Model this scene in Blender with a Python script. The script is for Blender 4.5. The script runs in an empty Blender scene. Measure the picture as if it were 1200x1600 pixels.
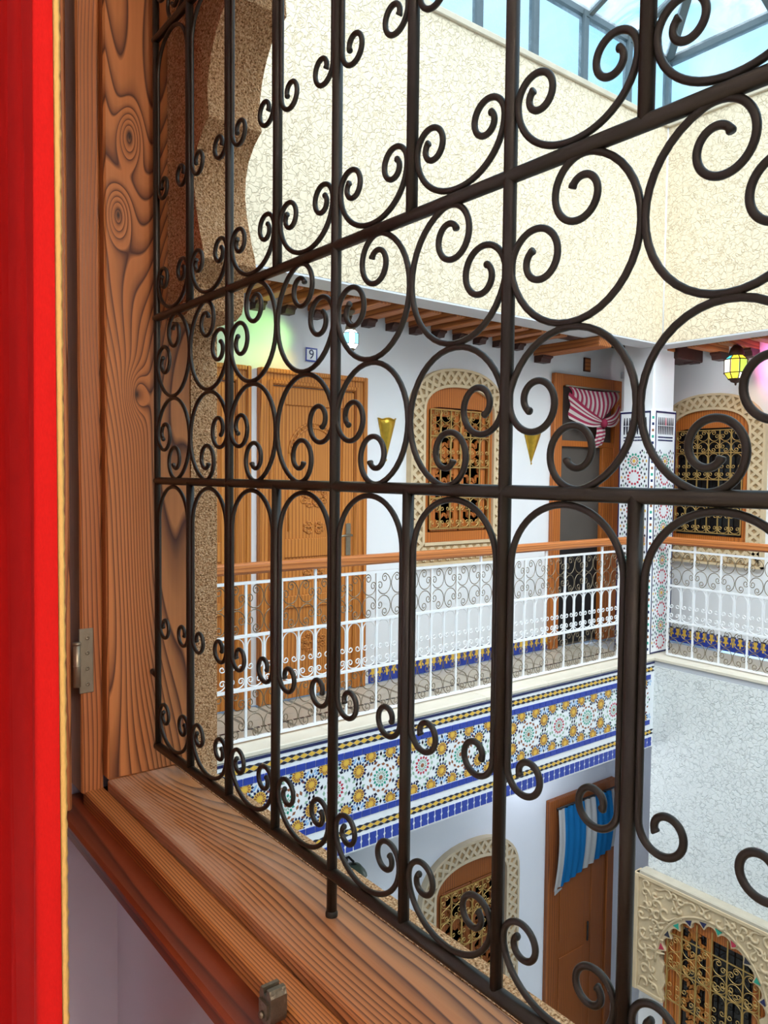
import bpy, math, random
from mathutils import Vector, Matrix
random.seed(7)
PI = math.pi
C = bpy.context.scene.collection
SC = bpy.context.scene
def s(r, g, b):
    f = lambda c: (c/255/12.92) if c/255 <= .04045 else ((c/255+.055)/1.055)**2.4
    return (f(r), f(g), f(b), 1)

# ------------------------------------------------------------------ camera
cam_d = bpy.data.cameras.new('camera'); cam = bpy.data.objects.new('camera', cam_d); C.objects.link(cam)
fw = Vector((-.7891606, .61233918, -.04760536)); rt = Vector((.61261954, .79031252, .01016948)); up = Vector((-.04385028, .02113862, .99881445))
cam.matrix_world = Matrix(((rt.x, up.x, -fw.x, 0), (rt.y, up.y, -fw.y, 0), (rt.z, up.z, -fw.z, 0), (0, 0, 0, 1)))
cam_d.sensor_fit = 'HORIZONTAL'; cam_d.sensor_width = 36; cam_d.lens = 1216.08*36/1200; cam_d.clip_start = .02
SC.camera = cam
# ------------------------------------------------------------------ sky, sun, exposure
SC.view_settings.view_transform = 'Standard'; SC.view_settings.look = 'None'
SC.view_settings.gamma = 1; SC.view_settings.use_curve_mapping = False
SC.view_settings.exposure = 0.32
w = bpy.data.worlds.new('sky'); SC.world = w; w.use_nodes = True
wn = w.node_tree.nodes; wl = w.node_tree.links
bg = wn['Background']; tc = wn.new('ShaderNodeTexCoord'); nz = wn.new('ShaderNodeTexNoise'); rp = wn.new('ShaderNodeValToRGB')
nz.inputs['Scale'].default_value = 2.6; nz.inputs['Detail'].default_value = 6; nz.inputs['Distortion'].default_value = .6
rp.color_ramp.elements[0].position = .38; rp.color_ramp.elements[0].color = (.22, .60, .92, 1)
rp.color_ramp.elements[1].position = .66; rp.color_ramp.elements[1].color = (.92, .98, 1, 1)
wl.new(tc.outputs['Generated'], nz.inputs['Vector']); wl.new(nz.outputs['Fac'], rp.inputs['Fac']); wl.new(rp.outputs['Color'], bg.inputs['Color'])
bg.inputs['Strength'].default_value = 1.25
sd = bpy.data.lights.new('sun', 'SUN'); sd.energy = 8.0; sd.angle = math.radians(85); sd.color = (1, .945, .89)
sun = bpy.data.objects.new('sun', sd); C.objects.link(sun)
sun.rotation_euler = Vector((-.62, .50, -.95)).to_track_quat('-Z', 'Y').to_euler()
def area(name, loc, target, size, power, col):
    d = bpy.data.lights.new(name, 'AREA'); d.energy = power; d.size = size; d.color = col; d.shape = 'DISK'
    o = bpy.data.objects.new(name, d); C.objects.link(o); o.location = loc
    o.rotation_euler = (Vector(target)-Vector(loc)).to_track_quat('-Z', 'Y').to_euler(); return o
area('room_overhead_fill_light', (.5, -1.3, 1.36), (.3, -1.0, -1.4), .5, 2.5, (1, .82, .62))  # added overhead fill for the room interior, not a known lamp
pd = bpy.data.lights.new('room_side_fill_light', 'POINT'); pd.energy = 150; pd.shadow_soft_size = .16; pd.color = (1, .82, .62)  # added warm fill from the right, unseen, brightens jamb, sill and curtain edge
po = bpy.data.objects.new('room_side_fill_light', pd); C.objects.link(po); po.location = (1.5, .29, .85)

gd = bpy.data.lights.new('lower_gallery_fill_light', 'POINT'); gd.energy = 6; gd.shadow_soft_size = .12; gd.color = (.88, .94, 1)  # added cool fill that lifts the dim lower gallery, no fitting there
go = bpy.data.objects.new('lower_gallery_fill_light', gd); C.objects.link(go); go.location = (-3.95, 4.9, -2.42)

# ------------------------------------------------------------------ mesh helper
class MB:
    def __init__(self): self.v = []; self.f = []; self.m = []; self.sm = []; self.cur = 0; self.s = False
    def face(self, pts, sm=None):
        i = len(self.v); self.v += [tuple(p) for p in pts]; self.f.append(tuple(range(i, i+len(pts)))); self.m.append(self.cur); self.sm.append(self.s if sm is None else sm)
    def idx(self, vs, fs, sm=None):
        i = len(self.v); self.v += [tuple(p) for p in vs]
        for f in fs: self.f.append(tuple(i+k for k in f)); self.m.append(self.cur); self.sm.append(self.s if sm is None else sm)
        return self
    def box(self, x0, x1, y0, y1, z0, z1, b=0):
        if x0 > x1: x0, x1 = x1, x0
        if y0 > y1: y0, y1 = y1, y0
        if z0 > z1: z0, z1 = z1, z0
        if not b:
            vs = [(x, y, z) for z in (z0, z1) for y in (y0, y1) for x in (x0, x1)]
            return self.idx(vs, [(0, 2, 3, 1), (4, 5, 7, 6), (0, 1, 5, 4), (2, 6, 7, 3), (0, 4, 6, 2), (1, 3, 7, 5)], False)
        b = min(b, (x1-x0)*.45, (y1-y0)*.45, (z1-z0)*.45)   # chamfered box
        vs = []; ix = {}
        for a in (0, 1):
            for bb in (0, 1):
                for c in (0, 1):
                    X, Y, Z = (x0, x1)[a], (y0, y1)[bb], (z0, z1)[c]; sx, sy, sz = (b, -b)[a], (b, -b)[bb], (b, -b)[c]
                    for k, p in enumerate(((X, Y+sy, Z+sz), (X+sx, Y, Z+sz), (X+sx, Y+sy, Z))): ix[a, bb, c, k] = len(vs); vs.append(p)
        I = lambda *t: ix[t]; fs = []
        for t in (0, 1):
            q = [I(t, 0, 0, 0), I(t, 1, 0, 0), I(t, 1, 1, 0), I(t, 0, 1, 0)]; fs.append(q if t else q[::-1])
            q = [I(0, t, 0, 1), I(1, t, 0, 1), I(1, t, 1, 1), I(0, t, 1, 1)]; fs.append(q[::-1] if t else q)
            q = [I(0, 0, t, 2), I(1, 0, t, 2), I(1, 1, t, 2), I(0, 1, t, 2)]; fs.append(q if t else q[::-1])
        for p in (0, 1):
            for q in (0, 1):
                fs.append([I(0, p, q, 1), I(1, p, q, 1), I(1, p, q, 2), I(0, p, q, 2)])
                fs.append([I(p, 0, q, 0), I(p, 1, q, 0), I(p, 1, q, 2), I(p, 0, q, 2)])
                fs.append([I(p, q, 0, 0), I(p, q, 1, 0), I(p, q, 1, 1), I(p, q, 0, 1)])
                for r in (0, 1): fs.append([I(p, q, r, 0), I(p, q, r, 1), I(p, q, r, 2)])
        return self.idx(vs, fs, False)
    def tube(self, pts, r, n=8, closed=False, caps=True):
        pts = [Vector(p) for p in pts]; N = len(pts); vs = []; fs = []
        rr = r if isinstance(r, (list, tuple)) else [r]*N
        def tg(i):
            a = pts[(i-1) % N] if closed or i > 0 else pts[i]; b = pts[(i+1) % N] if closed or i < N-1 else pts[i]
            d = b-a
            return d.normalized() if d.length > 1e-9 else Vector((0, 0, 1))
        t0 = tg(0); ref = Vector((0, 1, 0)) if abs(t0.y) < .9 else Vector((1, 0, 0)); nrm = (ref-t0*ref.dot(t0)).normalized()
        for i in range(N):
            t = tg(i); nrm = (nrm-t*nrm.dot(t)).normalized(); bn = t.cross(nrm)
            for k in range(n):
                a = 2*PI*k/n; vs.append(pts[i]+(nrm*math.cos(a)+bn*math.sin(a))*rr[i])
        for i in range(N if closed else N-1):
            j = (i+1) % N
            for k in range(n): fs.append((i*n+k, i*n+(k+1) % n, j*n+(k+1) % n, j*n+k))
        if caps and not closed: fs += [tuple(range(n))[::-1], tuple((N-1)*n+k for k in range(n))]
        return self.idx(vs, fs, n > 4)
    def lathe(self, prof, n=16, c=(0, 0, 0), a0=0, a1=2*PI, sm=True):
        full = abs(a1-a0-2*PI) < 1e-6; M = n if full else n+1; vs = []; fs = []
        for r, z in prof:
            for k in range(M):
                a = a0+(a1-a0)*k/n; vs.append((c[0]+r*math.cos(a), c[1]+r*math.sin(a), c[2]+z))
        for i in range(len(prof)-1):
            for k in range(n):
                k2 = (k+1) % M; fs.append((i*M+k, i*M+k2, (i+1)*M+k2, (i+1)*M+k))
        return self.idx(vs, fs, sm)
    def prism(self, poly, y0, y1):      # polygon in x,z extruded in y
        n = len(poly); vs = [(x, y0, z) for x, z in poly]+[(x, y1, z) for x, z in poly]
        fs = [tuple(range(n)), tuple(range(2*n-1, n-1, -1))]+[(i, i+n, (i+1) % n+n, (i+1) % n) for i in range(n)]
        return self.idx(vs, fs, False)
    def strip(self, A, B, y0, y1, close=False):   # band between two x,z paths, front y0, back y1 (y0 in front)
        n = len(A); vs = [(x, y0, z) for x, z in A]+[(x, y0, z) for x, z in B]+[(x, y1, z) for x, z in A]+[(x, y1, z) for x, z in B]; fs = []
        for i in range(n if close else n-1):
            j = (i+1) % n
            fs += [(i, j, n+j, n+i), (2*n+i, 3*n+i, 3*n+j, 2*n+j), (i, 2*n+i, 2*n+j, j), (n+i, n+j, 3*n+j, 3*n+i)]
        if not close: fs += [(0, n, 3*n, 2*n), (n-1, 3*n-1, 4*n-1, 2*n-1)]
        return self.idx(vs, fs, False)
    def mesh(self, name, mats):
        me = bpy.data.meshes.new(name); me.from_pydata(self.v, [], self.f)
        for m in (mats if isinstance(mats, (list, tuple)) else [mats]): me.materials.append(m)
        me.polygons.foreach_set('material_index', self.m); me.polygons.foreach_set('use_smooth', self.sm); me.update(); return me
    def build(self, name, mats, parent=None, fix=True, **kw):
        me = self.mesh(name, mats)
        if fix:
            import bmesh
            b = bmesh.new(); b.from_mesh(me); bmesh.ops.remove_doubles(b, verts=b.verts, dist=1e-6); bmesh.ops.recalc_face_normals(b, faces=b.faces); b.to_mesh(me); b.free()
        return link(name, me, parent, **kw)
def link(name, me, parent=None, loc=None, **kw):
    o = bpy.data.objects.new(name, me); C.objects.link(o)
    if parent: o.parent = parent
    if loc is not None: o.location = loc
    for k, v in kw.items(): o[k] = v
    return o
def tag(o, label, cat, group=None, kind=None):
    o['label'] = label; o['category'] = cat
    if group: o['group'] = group
    if kind: o['kind'] = kind
    return o
def thing(name, label, cat, loc=(0, 0, 0), rz=0, group=None, kind=None):
    o = bpy.data.objects.new(name, None); C.objects.link(o); o.location = loc; o.rotation_euler = (0, 0, rz); o.empty_display_size = .05
    return tag(o, label, cat, group, kind)
def copy_tree(o, parent=None):
    c = o.copy(); C.objects.link(c); c.parent = parent
    for ch in list(o.children): copy_tree(ch, c)
    return c

# ------------------------------------------------------------------ materials
class NT:
    def __init__(self, name):
        self.m = bpy.data.materials.new(name); self.m.use_nodes = True; self.t = self.m.node_tree; self.b = self.t.nodes['Principled BSDF']; self.out = self.t.nodes['Material Output']
        self.c = self.t.nodes.new('ShaderNodeTexCoord').outputs['Object']
    def n(self, typ, **kw):
        nd = self.t.nodes.new(typ)
        for k, v in kw.items():
            if k[0] == '_': setattr(nd, k[1:], v)
            else: self.put(nd.inputs[k.replace('__', ' ')], v)
        return nd
    def put(self, i, v):
        if hasattr(v, 'is_linked') or isinstance(v, bpy.types.NodeSocket): self.t.links.new(v, i)
        else: i.default_value = v
    def math(self, op, a, b=0.0, c=0.0):
        nd = self.t.nodes.new('ShaderNodeMath'); nd.operation = op
        for i, v in enumerate((a, b, c)): self.put(nd.inputs[i], v)
        return nd.outputs[0]
    def mapv(self, scale, loc=(0, 0, 0), rot=(0, 0, 0), v=None):
        nd = self.t.nodes.new('ShaderNodeMapping'); nd.inputs['Scale'].default_value = scale; nd.inputs['Location'].default_value = loc; nd.inputs['Rotation'].default_value = rot
        self.t.links.new(v or self.c, nd.inputs['Vector']); return nd.outputs[0]
    def noise(self, v, scale, detail=2, rough=.5, dist=0):
        nd = self.n('ShaderNodeTexNoise', Scale=scale, Detail=detail, Roughness=rough, Distortion=dist, Vector=v); return nd.outputs['Fac']
    def ramp(self, f, stops, lin='LINEAR'):
        nd = self.t.nodes.new('ShaderNodeValToRGB'); cr = nd.color_ramp; cr.interpolation = lin
        while len(cr.elements) < len(stops): cr.elements.new(.5)
        for e, (p, c) in zip(cr.elements, stops): e.position = p; e.color = c if len(c) == 4 else (*c, 1)
        self.t.links.new(f, nd.inputs['Fac']); return nd.outputs['Color']
    def mix(self, f, a, b, typ='MIX'):
        nd = self.t.nodes.new('ShaderNodeMix'); nd.data_type = 'RGBA'; nd.blend_type = typ
        self.put(nd.inputs[0], f); self.put(nd.inputs[6], a); self.put(nd.inputs[7], b); return nd.outputs[2]
    def bump(self, h, strength=.3, dist=.01, prev=None):
        nd = self.n('ShaderNodeBump', Strength=strength, Distance=dist, Height=h)
        if prev is not None: self.put(nd.inputs['Normal'], prev)
        self.put(self.b.inputs['Normal'], nd.outputs[0]); return nd.outputs[0]
    def set(self, **kw):
        for k, v in kw.items(): self.put(self.b.inputs[k.replace('__', ' ')], v)
        return self
def g(x): return (x, x, x, 1)
def mul(c, k): return (c[0]*k, c[1]*k, c[2]*k, 1)
def simple(name, col, rough=.6, var=.10, scale=9, bump=0, bscale=60, metal=0, spec=.4, dist=.003):
    t = NT(name); f = t.noise(t.c, scale, 4)
    t.set(Base__Color=t.mix(f, mul(col, 1-var), mul(col, 1+var)), Roughness=rough, Metallic=metal, Specular__IOR__Level=spec)
    if bump: t.bump(t.noise(t.c, bscale, 3), bump, dist)
    return t.m
def wood(name, ax, light, dark, freq=70, swirl=9, nsc=6, rough=.42, wear=None, wob=.09, seed=0., tint=.5, knots=()):
    t = NT(name); x = t.n('ShaderNodeSeparateXYZ', Vector=t.c).outputs; L = 'XYZ'.index(ax); o = [i for i in range(3) if i != L]
    sc = [1, 1, 1]; sc[L] = wob*1.6
    v = t.mapv(tuple(sc), (seed, seed*1.7, seed*.6))
    nn = t.noise(v, nsc, 1.2, .45)
    f = t.math('ADD', t.math('MULTIPLY', nn, swirl), t.math('ADD', t.math('MULTIPLY', x[o[0]], freq), t.math('MULTIPLY', x[o[1]], freq*.8)))
    core = None
    for kp in knots:
        sv = [1, 1, 1]; sv[L] = .45
        dk = t.n('ShaderNodeVectorMath', _operation='DISTANCE'); t.put(dk.inputs[0], t.mapv(tuple(sv))); dk.inputs[1].default_value = tuple(a*b for a, b in zip(kp, sv))
        e = t.math('POWER', 2.718, t.math('MULTIPLY', t.math('POWER', t.math('DIVIDE', dk.outputs['Value'], .016), 2), -1)); f = t.math('ADD', f, t.math('MULTIPLY', e, 4.5))
        cr = t.math('POWER', e, 14); core = cr if core is None else t.math('ADD', core, cr)
    fr = t.math('FRACT', f)
    col = t.ramp(fr, [(0, light), (.42, mul(light, .88)), (.74, tuple(a*.45+b*.55 for a, b in zip(light, dark))[:3]), (.90, dark), (1, mul(light, .95))])
    sc2 = [160, 160, 160]; sc2[L] = 5
    fib = t.noise(t.mapv(tuple(sc2)), 1, 3)
    col = t.mix(t.math('MULTIPLY', fib, .30), col, mul(dark, 1.3))
    if core is not None: col = t.mix(core, col, s(30, 18, 14))
    big = t.noise(v, nsc*.7, 2)
    col = t.mix(t.math('MULTIPLY', big, tint), col, mul(light, .55), 'MULTIPLY') if tint else col
    r = t.math('ADD', rough, t.math('MULTIPLY', fib, .18))
    if wear:
        wx = t.noise(t.mapv((3, 9, 9)), 1.6, 6, .65); wm = t.ramp(wx, [(.44, g(0)), (.62, g(.85))])
        if wear is not True:
            dd = t.n('ShaderNodeVectorMath', _operation='DISTANCE'); t.put(dd.inputs[0], t.c); dd.inputs[1].default_value = wear
            wm2 = t.math('MULTIPLY', wm, t.n('ShaderNodeMapRange', Value=dd.outputs['Value'], From__Min=.12, From__Max=.42, To__Min=1, To__Max=.12).outputs[0])
        else: wm2 = wm
        col = t.mix(wm2, col, s(176, 138, 112)); r = t.math('ADD', r, t.math('MULTIPLY', wm2, .2))
    t.set(Base__Color=col, Roughness=r, Specular__IOR__Level=.45)
    h = t.math('SUBTRACT', t.math('MULTIPLY', t.math('ABSOLUTE', t.math('SUBTRACT', fr, .6)), .6), t.math('MULTIPLY', fib, .5))
    t.bump(h, .35, .0016); return t.m
def crackle(name, col, groove, scale=17, worm=0.0):
    t = NT(name)
    d = t.n('ShaderNodeTexNoise', Scale=scale*.9, Detail=1, Vector=t.c).outputs['Color']
    v = t.n('ShaderNodeVectorMath', _operation='MULTIPLY_ADD'); t.put(v.inputs[0], d); v.inputs[1].default_value = (.035+worm,)*3; t.put(v.inputs[2], t.c)
    vo = t.n('ShaderNodeTexVoronoi', _feature='DISTANCE_TO_EDGE', Scale=scale, Vector=v.outputs[0]).outputs['Distance']
    brk = t.ramp(t.noise(t.c, scale*.75, 2), [(.40, g(0)), (.58, g(1))])
    gr = t.ramp(vo, [(0, g(1)), (.04, g(.8)), (.11, g(0))])
    gm = t.math('MULTIPLY', gr, t.math('ADD', .45, t.math('MULTIPLY', brk, .55)))
    f = t.noise(t.c, 1.7, 4)
    base = t.mix(f, mul(col, .93), mul(col, 1.04))
    t.set(Base__Color=t.mix(t.math('MULTIPLY', gm, .38), base, groove), Roughness=.85, Specular__IOR__Level=.2)
    h = t.math('ADD', t.math('MULTIPLY', gm, -1), t.math('MULTIPLY', t.noise(t.c, 90, 3), .12))
    t.bump(h, .55, .008); return t.m
def emit(name, col, k):
    t = NT(name); t.set(Base__Color=mul(col, .6), Emission__Color=col, Emission__Strength=k, Roughness=.2); return t.m

WL, WD = s(204, 134, 76), s(72, 32, 14)
M = {}
M['iron'] = simple('dark_iron', s(43, 40, 34), .40, .25, 40, .25, 220, .35, .5, .0006)
M['wood_z'] = wood('pine_upright', 'Z', WL, WD, 95, 32, 6.5, seed=3.1, wob=.10, tint=.3, knots=((-1.187, .4275, .506), (-1.187, .41, .386), (-1.187, .437, .12)))
M['wood_z2'] = wood('pine_upright_fine', 'Z', s(192, 122, 70), s(82, 40, 20), 230, 16, 8, seed=8.2, tint=.3)
M['wood_x'] = wood('pine_lengthwise', 'X', s(204, 136, 80), s(76, 34, 16), 100, 34, 6.5, seed=1.4, wob=.10, tint=.3, wear=(-1.05, .44, -.475))
M['wood_x2'] = wood('pine_lengthwise_fine', 'X', s(200, 130, 68), s(84, 40, 18), 230, 14, 7, seed=5.4, tint=.3)
M['wood_red'] = wood('stained_red_wood', 'X', s(138, 62, 30), s(76, 26, 12), 40, 5, 5, .35, seed=6.3)
OL, OD = s(226, 148, 66), s(150, 78, 24)
M['door'] = wood('honey_pine_door', 'Z', OL, OD, 46, 7, 3, .4, wob=.05, seed=2.2, tint=.25)
M['door2'] = wood('amber_pine', 'Z', s(214, 126, 50), s(136, 66, 20), 46, 7, 3, .4, wob=.05, seed=4.2, tint=.3)
M['door3'] = wood('dark_amber_pine', 'Z', s(166, 94, 40), s(98, 48, 18), 46, 7, 3, .4, wob=.05, seed=6.2, tint=.3)
M['rail_wood'] = wood('orange_handrail_wood', 'Y', s(214, 134, 70), s(150, 78, 34), 60, 5, 4, .35, seed=7, tint=.2)
M['rail_wood_x'] = wood('orange_handrail_wood_x', 'X', s(214, 134, 70), s(150, 78, 34), 60, 5, 4, .35, seed=7, tint=.2)
M['beam'] = wood('ceiling_beam_wood', 'X', s(206, 128, 66), s(120, 58, 24), 40, 6, 4, .45, seed=2.9, tint=.3)
M['beam_y'] = wood('ceiling_beam_wood_y', 'Y', s(206, 128, 66), s(120, 58, 24), 40, 6, 4, .45, seed=2.9, tint=.3)
M['beam_dark'] = simple('dark_corbel_wood', s(66, 34, 26), .5, .2, 20)
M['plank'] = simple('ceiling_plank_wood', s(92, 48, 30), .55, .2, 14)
M['beige'] = crackle('beige_crackle_plaster', s(229, 212, 185), s(140, 114, 80), 26, .03)
M['grey_crackle'] = crackle('pale_grey_crackle_plaster', s(240, 242, 240), s(146, 152, 152), 27, .03)
M['white'] = simple('white_wall_paint', s(238, 238, 240), .75, .03, 3, .12, 40)
M['lilac'] = simple('cool_white_wall_paint', s(226, 231, 244), .75, .03, 3, .12, 40)
M['room_wall'] = simple('room_wall_paint', s(204, 204, 222), .7, .04, 3, .1, 50)
M['concrete'] = simple('grey_soffit_paint', s(206, 208, 214), .8, .05, 5)
M['cap'] = simple('weathered_cement_cap', s(196, 184, 164), .9, .22, 7, .3, 60)
M['marble'] = simple('cream_marble', s(226, 216, 198), .35, .10, 5)
M['floor_tile'] = simple('gallery_floor_marble', s(206, 196, 180), .35, .16, 6)
def stone_mat():
    t = NT('gritty_sandstone'); a = t.noise(t.c, 330, 3, .7); b = t.noise(t.c, 9, 4)
    vo = t.n('ShaderNodeTexVoronoi', Scale=360, Vector=t.c).outputs['Distance']
    col = t.ramp(a, [(.34, s(112, 76, 46)), (.46, s(204, 158, 112)), (.60, s(236, 200, 156)), (.75, s(250, 228, 196))])
    col = t.mix(t.math('MULTIPLY', b, .25), col, s(170, 134, 92), 'MULTIPLY')
    t.set(Base__Color=col, Roughness=.95, Specular__IOR__Level=.1); t.bump(t.math('ADD', a, vo), .9, .003); return t.m
M['stone'] = stone_mat()
M['carved'] = simple('carved_plaster', s(212, 188, 152), .85, .12, 14, .2, 90)
M['carved_shade'] = simple('carved_plaster_shaded_ground', s(178, 148, 108), .9, .15, 14)  # same plaster coloured darker, shade of the recesses behind the woven relief
M['carved2'] = simple('carved_grey_plaster', s(196, 180, 156), .85, .12, 14, .2, 90)
M['white_iron'] = simple('white_painted_iron', s(242, 242, 244), .4, .03, 20)
M['bare_iron'] = simple('bronze_grey_iron', s(120, 106, 86), .45, .12, 30, 0, 60, .4)
M['gold'] = simple('gilded_iron', s(186, 152, 90), .42, .18, 30, 0, 60, .55)
M['brass'] = simple('hammered_brass', s(206, 166, 62), .32, .25, 30, .6, 70, .85)
M['black_glass'] = simple('dark_glass', s(18, 18, 22), .12, .2, 4)
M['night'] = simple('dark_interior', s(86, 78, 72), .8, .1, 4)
M['black'] = simple('black_paint', s(24, 22, 24), .5, .1, 10)
M['steel'] = simple('dull_steel', s(150, 140, 122), .42, .15, 60, .2, 120, .8)
M['alu'] = simple('grey_skylight_metal', s(98, 108, 112), .45, .18, 16, .1, 60, .3)
M['z_white'] = simple('glazed_white_tile', s(240, 242, 246), .22, .03, 20)
M['z_blue'] = simple('glazed_cobalt_tile', s(46, 66, 158), .2, .22, 22)
M['z_navy'] = simple('glazed_navy_tile', s(34, 38, 84), .2, .15, 30)
M['z_black'] = simple('glazed_black_tile', s(40, 40, 56), .2, .1, 30)
M['z_yellow'] = simple('glazed_yellow_tile', s(232, 186, 76), .22, .12, 60)
M['z_green'] = simple('glazed_green_tile', s(48, 158, 134), .22, .12, 40)
M['z_sage'] = simple('glazed_sage_tile', s(152, 184, 160), .22, .12, 40)
M['z_red'] = simple('glazed_red_tile', s(188, 52, 74), .22, .12, 40)
M['z_brown'] = simple('glazed_brown_tile', s(150, 92, 62), .22, .12, 40)
M['z_sky'] = simple('glazed_sky_tile', s(150, 190, 232), .22, .08, 40)
M['cobalt_dot'] = M['z_white']
def cloth(name, col, rough=.85, transl=.25, weave=900):
    t = NT(name); n1 = t.noise(t.mapv((weave, weave, weave*.25)), 1, 2)
    c2 = t.mix(n1, mul(col, .82), mul(col, 1.15))
    t.set(Base__Color=c2, Roughness=rough, Specular__IOR__Level=.15); t.bump(n1, .3, .0008)
    tr = t.n('ShaderNodeBsdfTranslucent', Color=c2); mx = t.n('ShaderNodeMixShader', Fac=transl)
    t.t.links.new(t.b.outputs[0], mx.inputs[1]); t.t.links.new(tr.outputs[0], mx.inputs[2]); t.t.links.new(mx.outputs[0], t.out.inputs['Surface']); return t.m
M['red_cloth'] = cloth('red_curtain_cloth', s(186, 20, 18), transl=.05)
M['trim_gold'] = cloth('gold_braid', s(214, 176, 104), .6, .1, 700)
M['pink_cloth'] = cloth('rose_stripe', s(178, 62, 92)); M['cream_cloth'] = cloth('cream_stripe', s(230, 214, 210))
M['blue_cloth'] = cloth('bright_blue_cloth', s(24, 112, 176)); M['grey_cloth'] = cloth('grey_white_cloth', s(188, 190, 194))
def pane_mat(name, tint, dust=.24):
    t = NT(name); n1 = t.noise(t.mapv((1.2, 1.2, 1.2)), 2.2, 5, .6, 1.2)
    tr = t.n('ShaderNodeBsdfTransparent', Color=tint); tl = t.n('ShaderNodeBsdfTranslucent', Color=(.82, .93, 1, 1))
    mx = t.n('ShaderNodeMixShader', Fac=t.math('MULTIPLY', t.ramp(n1, [(.38, g(.1)), (.7, g(1))]), dust*2))
    t.t.links.new(tr.outputs[0], mx.inputs[1]); t.t.links.new(tl.outputs[0], mx.inputs[2]); t.t.links.new(mx.outputs[0], t.out.inputs['Surface']); return t.m
M['pane'] = pane_mat('dusty_skylight_glass', (.80, .93, 1, 1))

# ------------------------------------------------------------------ key sizes (camera at the origin, metres)
P, S0 = .1215, 1.1637                     # grille pitch, left bar
ZL, ZM, ZT, Z4, GY = -.428, -.0125, .2355, .649, .46
NC = 10
XA, YB = -3.64, 5.65                      # courtyard faces of left and far gallery
WXL, WYB = -4.35, 6.35                    # gallery walls
ZF, Z2 = -1.47, -5.35                     # gallery floor, courtyard floor
ZS, ZP = 1.08, 2.78                       # soffit, parapet top
XR = 2.6                                  # right side of the courtyard
YO = .57                                  # outside of our wall

# ------------------------------------------------------------------ structure: our room
def st(name, mb, m, label, cat='wall', parent=None, **kw):
    o = mb.build(name, m, parent, **kw); return tag(o, label, cat, kind='structure')
XJ = -1.187; XJR = .075; ZSILL = -.475; ZH = 1.0
b = MB(); b.box(-1.27, XJ-.055, .43, YO, ZF, 1.5); b.box(XJ-.055, XJ, .43, YO, ZF, ZSILL-.11); b.box(XJ-.055, XJ, .43, YO, ZH+.001, 1.5); b.box(XJ, XJR, .43, YO, ZF, ZSILL-.03); b.box(XJ, XJR, .43, YO, ZH, 1.5); b.box(XJR, 2.6, .43, YO, ZF, 1.5)
st('wall_front', b, M['room_wall'], 'pale lilac room wall under and around the open window')
b = MB(); b.box(-1.37, -1.27, -3.2, YO, ZF, 1.5); st('wall_left', b, M['room_wall'], 'pale side wall of the room behind the red curtain')
b = MB(); b.box(2.6, 2.7, -3.2, YO, ZF, 1.5); st('wall_right', b, M['room_wall'], 'right wall of the room, behind the viewer')
b = MB(); b.box(-1.37, 2.7, -3.3, -3.2, ZF, 1.5); st('wall_back', b, M['room_wall'], 'back wall of the room, behind the viewer')
b = MB(); b.box(-1.37, 2.7, -3.3, .43, ZF-.1, ZF); st('floor', b, M['floor_tile'], 'floor of the room below the window', 'floor')
b = MB(); b.box(-1.37, 2.7, -3.3, YO, 1.5, 1.6); st('ceiling', b, M['white'], 'white ceiling of the room above the window', 'ceiling')
b = MB(); b.box(-4.9, XR, .50, YO, ZF-3.9, ZF-.1); b.box(-4.9, XR, .50, YO, 1.6, ZP); b.box(-4.9, -1.37, .50, YO, ZF-.1, 1.6)
st('wall_courtyard_near', b, M['grey_crackle'], 'crackled courtyard wall on the near side around our window')

# window_1 : the wooden frame around the grille
w1 = thing('window_1', 'grained pine window frame and sill around the dark iron grille', 'window', (0, 0, 0), kind='structure')
b = MB(); b.box(XJ-.075, XJ, .389, .525, ZSILL, ZH, .003); b.build('jamb', M['wood_z'], w1)
b = MB(); b.box(XJ-.075, XJ-.018, .355, .3885, ZSILL-.02, ZH, .003); b.build('jamb_rebate', M['wood_z2'], w1)
b = MB(); b.box(XJR, XJR+.07, .355, .525, ZSILL, ZH, .003); b.build('jamb', M['wood_z'], w1)
b = MB(); b.box(XJ-.07, XJR+.07, .355, .525, ZH, ZH+.07, .003); b.build('head', M['wood_x2'], w1)
b = MB(); b.box(XJ-.01, XJR+.02, .391, .50, ZSILL-.05, ZSILL, .003); b.build('sill_board', M['wood_x'], w1)
b = MB(); b.box(XJ-.03, XJR+.03, .36, .3905, ZSILL-.06, ZSILL-.016, .003); b.build('sill_rebate', M['wood_x2'], w1)
b = MB(); b.box(-1.268, XJR+.06, .322, .43, ZSILL-.063, ZSILL-.0385, .004); b.build('apron_board', M['wood_red'], w1)
hg = MB().box(XJ-.020, XJ-.0155, .352, .3735, -.337, -.238, .0008).build('hinge', M['steel'], w1)
for z in (-.252, -.275, -.299, -.323):
    b = MB(); b.lathe([(0, 0), (.0026, 0), (.0032, .0012), (.0014, .0012), (.0014, .0006), (0, .0006)], 10); me = b.mesh('screw', M['steel'])
    o = link('screw', me, hg); o.location = (XJ-.0156, .364, z); o.rotation_euler = (0, PI/2, 0)
b = MB(); b.tube([(XJ-.003, .345, -.322), (XJ-.003, .345, -.259)], .0055, 12); b.tube([(XJ-.003, .345, -.2585), (XJ-.003, .345, -.255)], .0063, 12); b.tube([(XJ-.003, .345, -.2915), (XJ-.003, .345, -.2895)], .006, 12)
b.box(XJ-.018, XJ-.0035, .345, .353, -.315, -.262); b.build('hinge_barrel', M['steel'], hg)
cx, cz = -.608, ZSILL-.006
b = MB(); outl = [(cx+.0085*math.cos(a)+(.002 if math.cos(a) > 0 else -.002), cz-.010+.013*math.sin(a)) for a in [PI+PI*k/10 for k in range(11)]]
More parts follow.
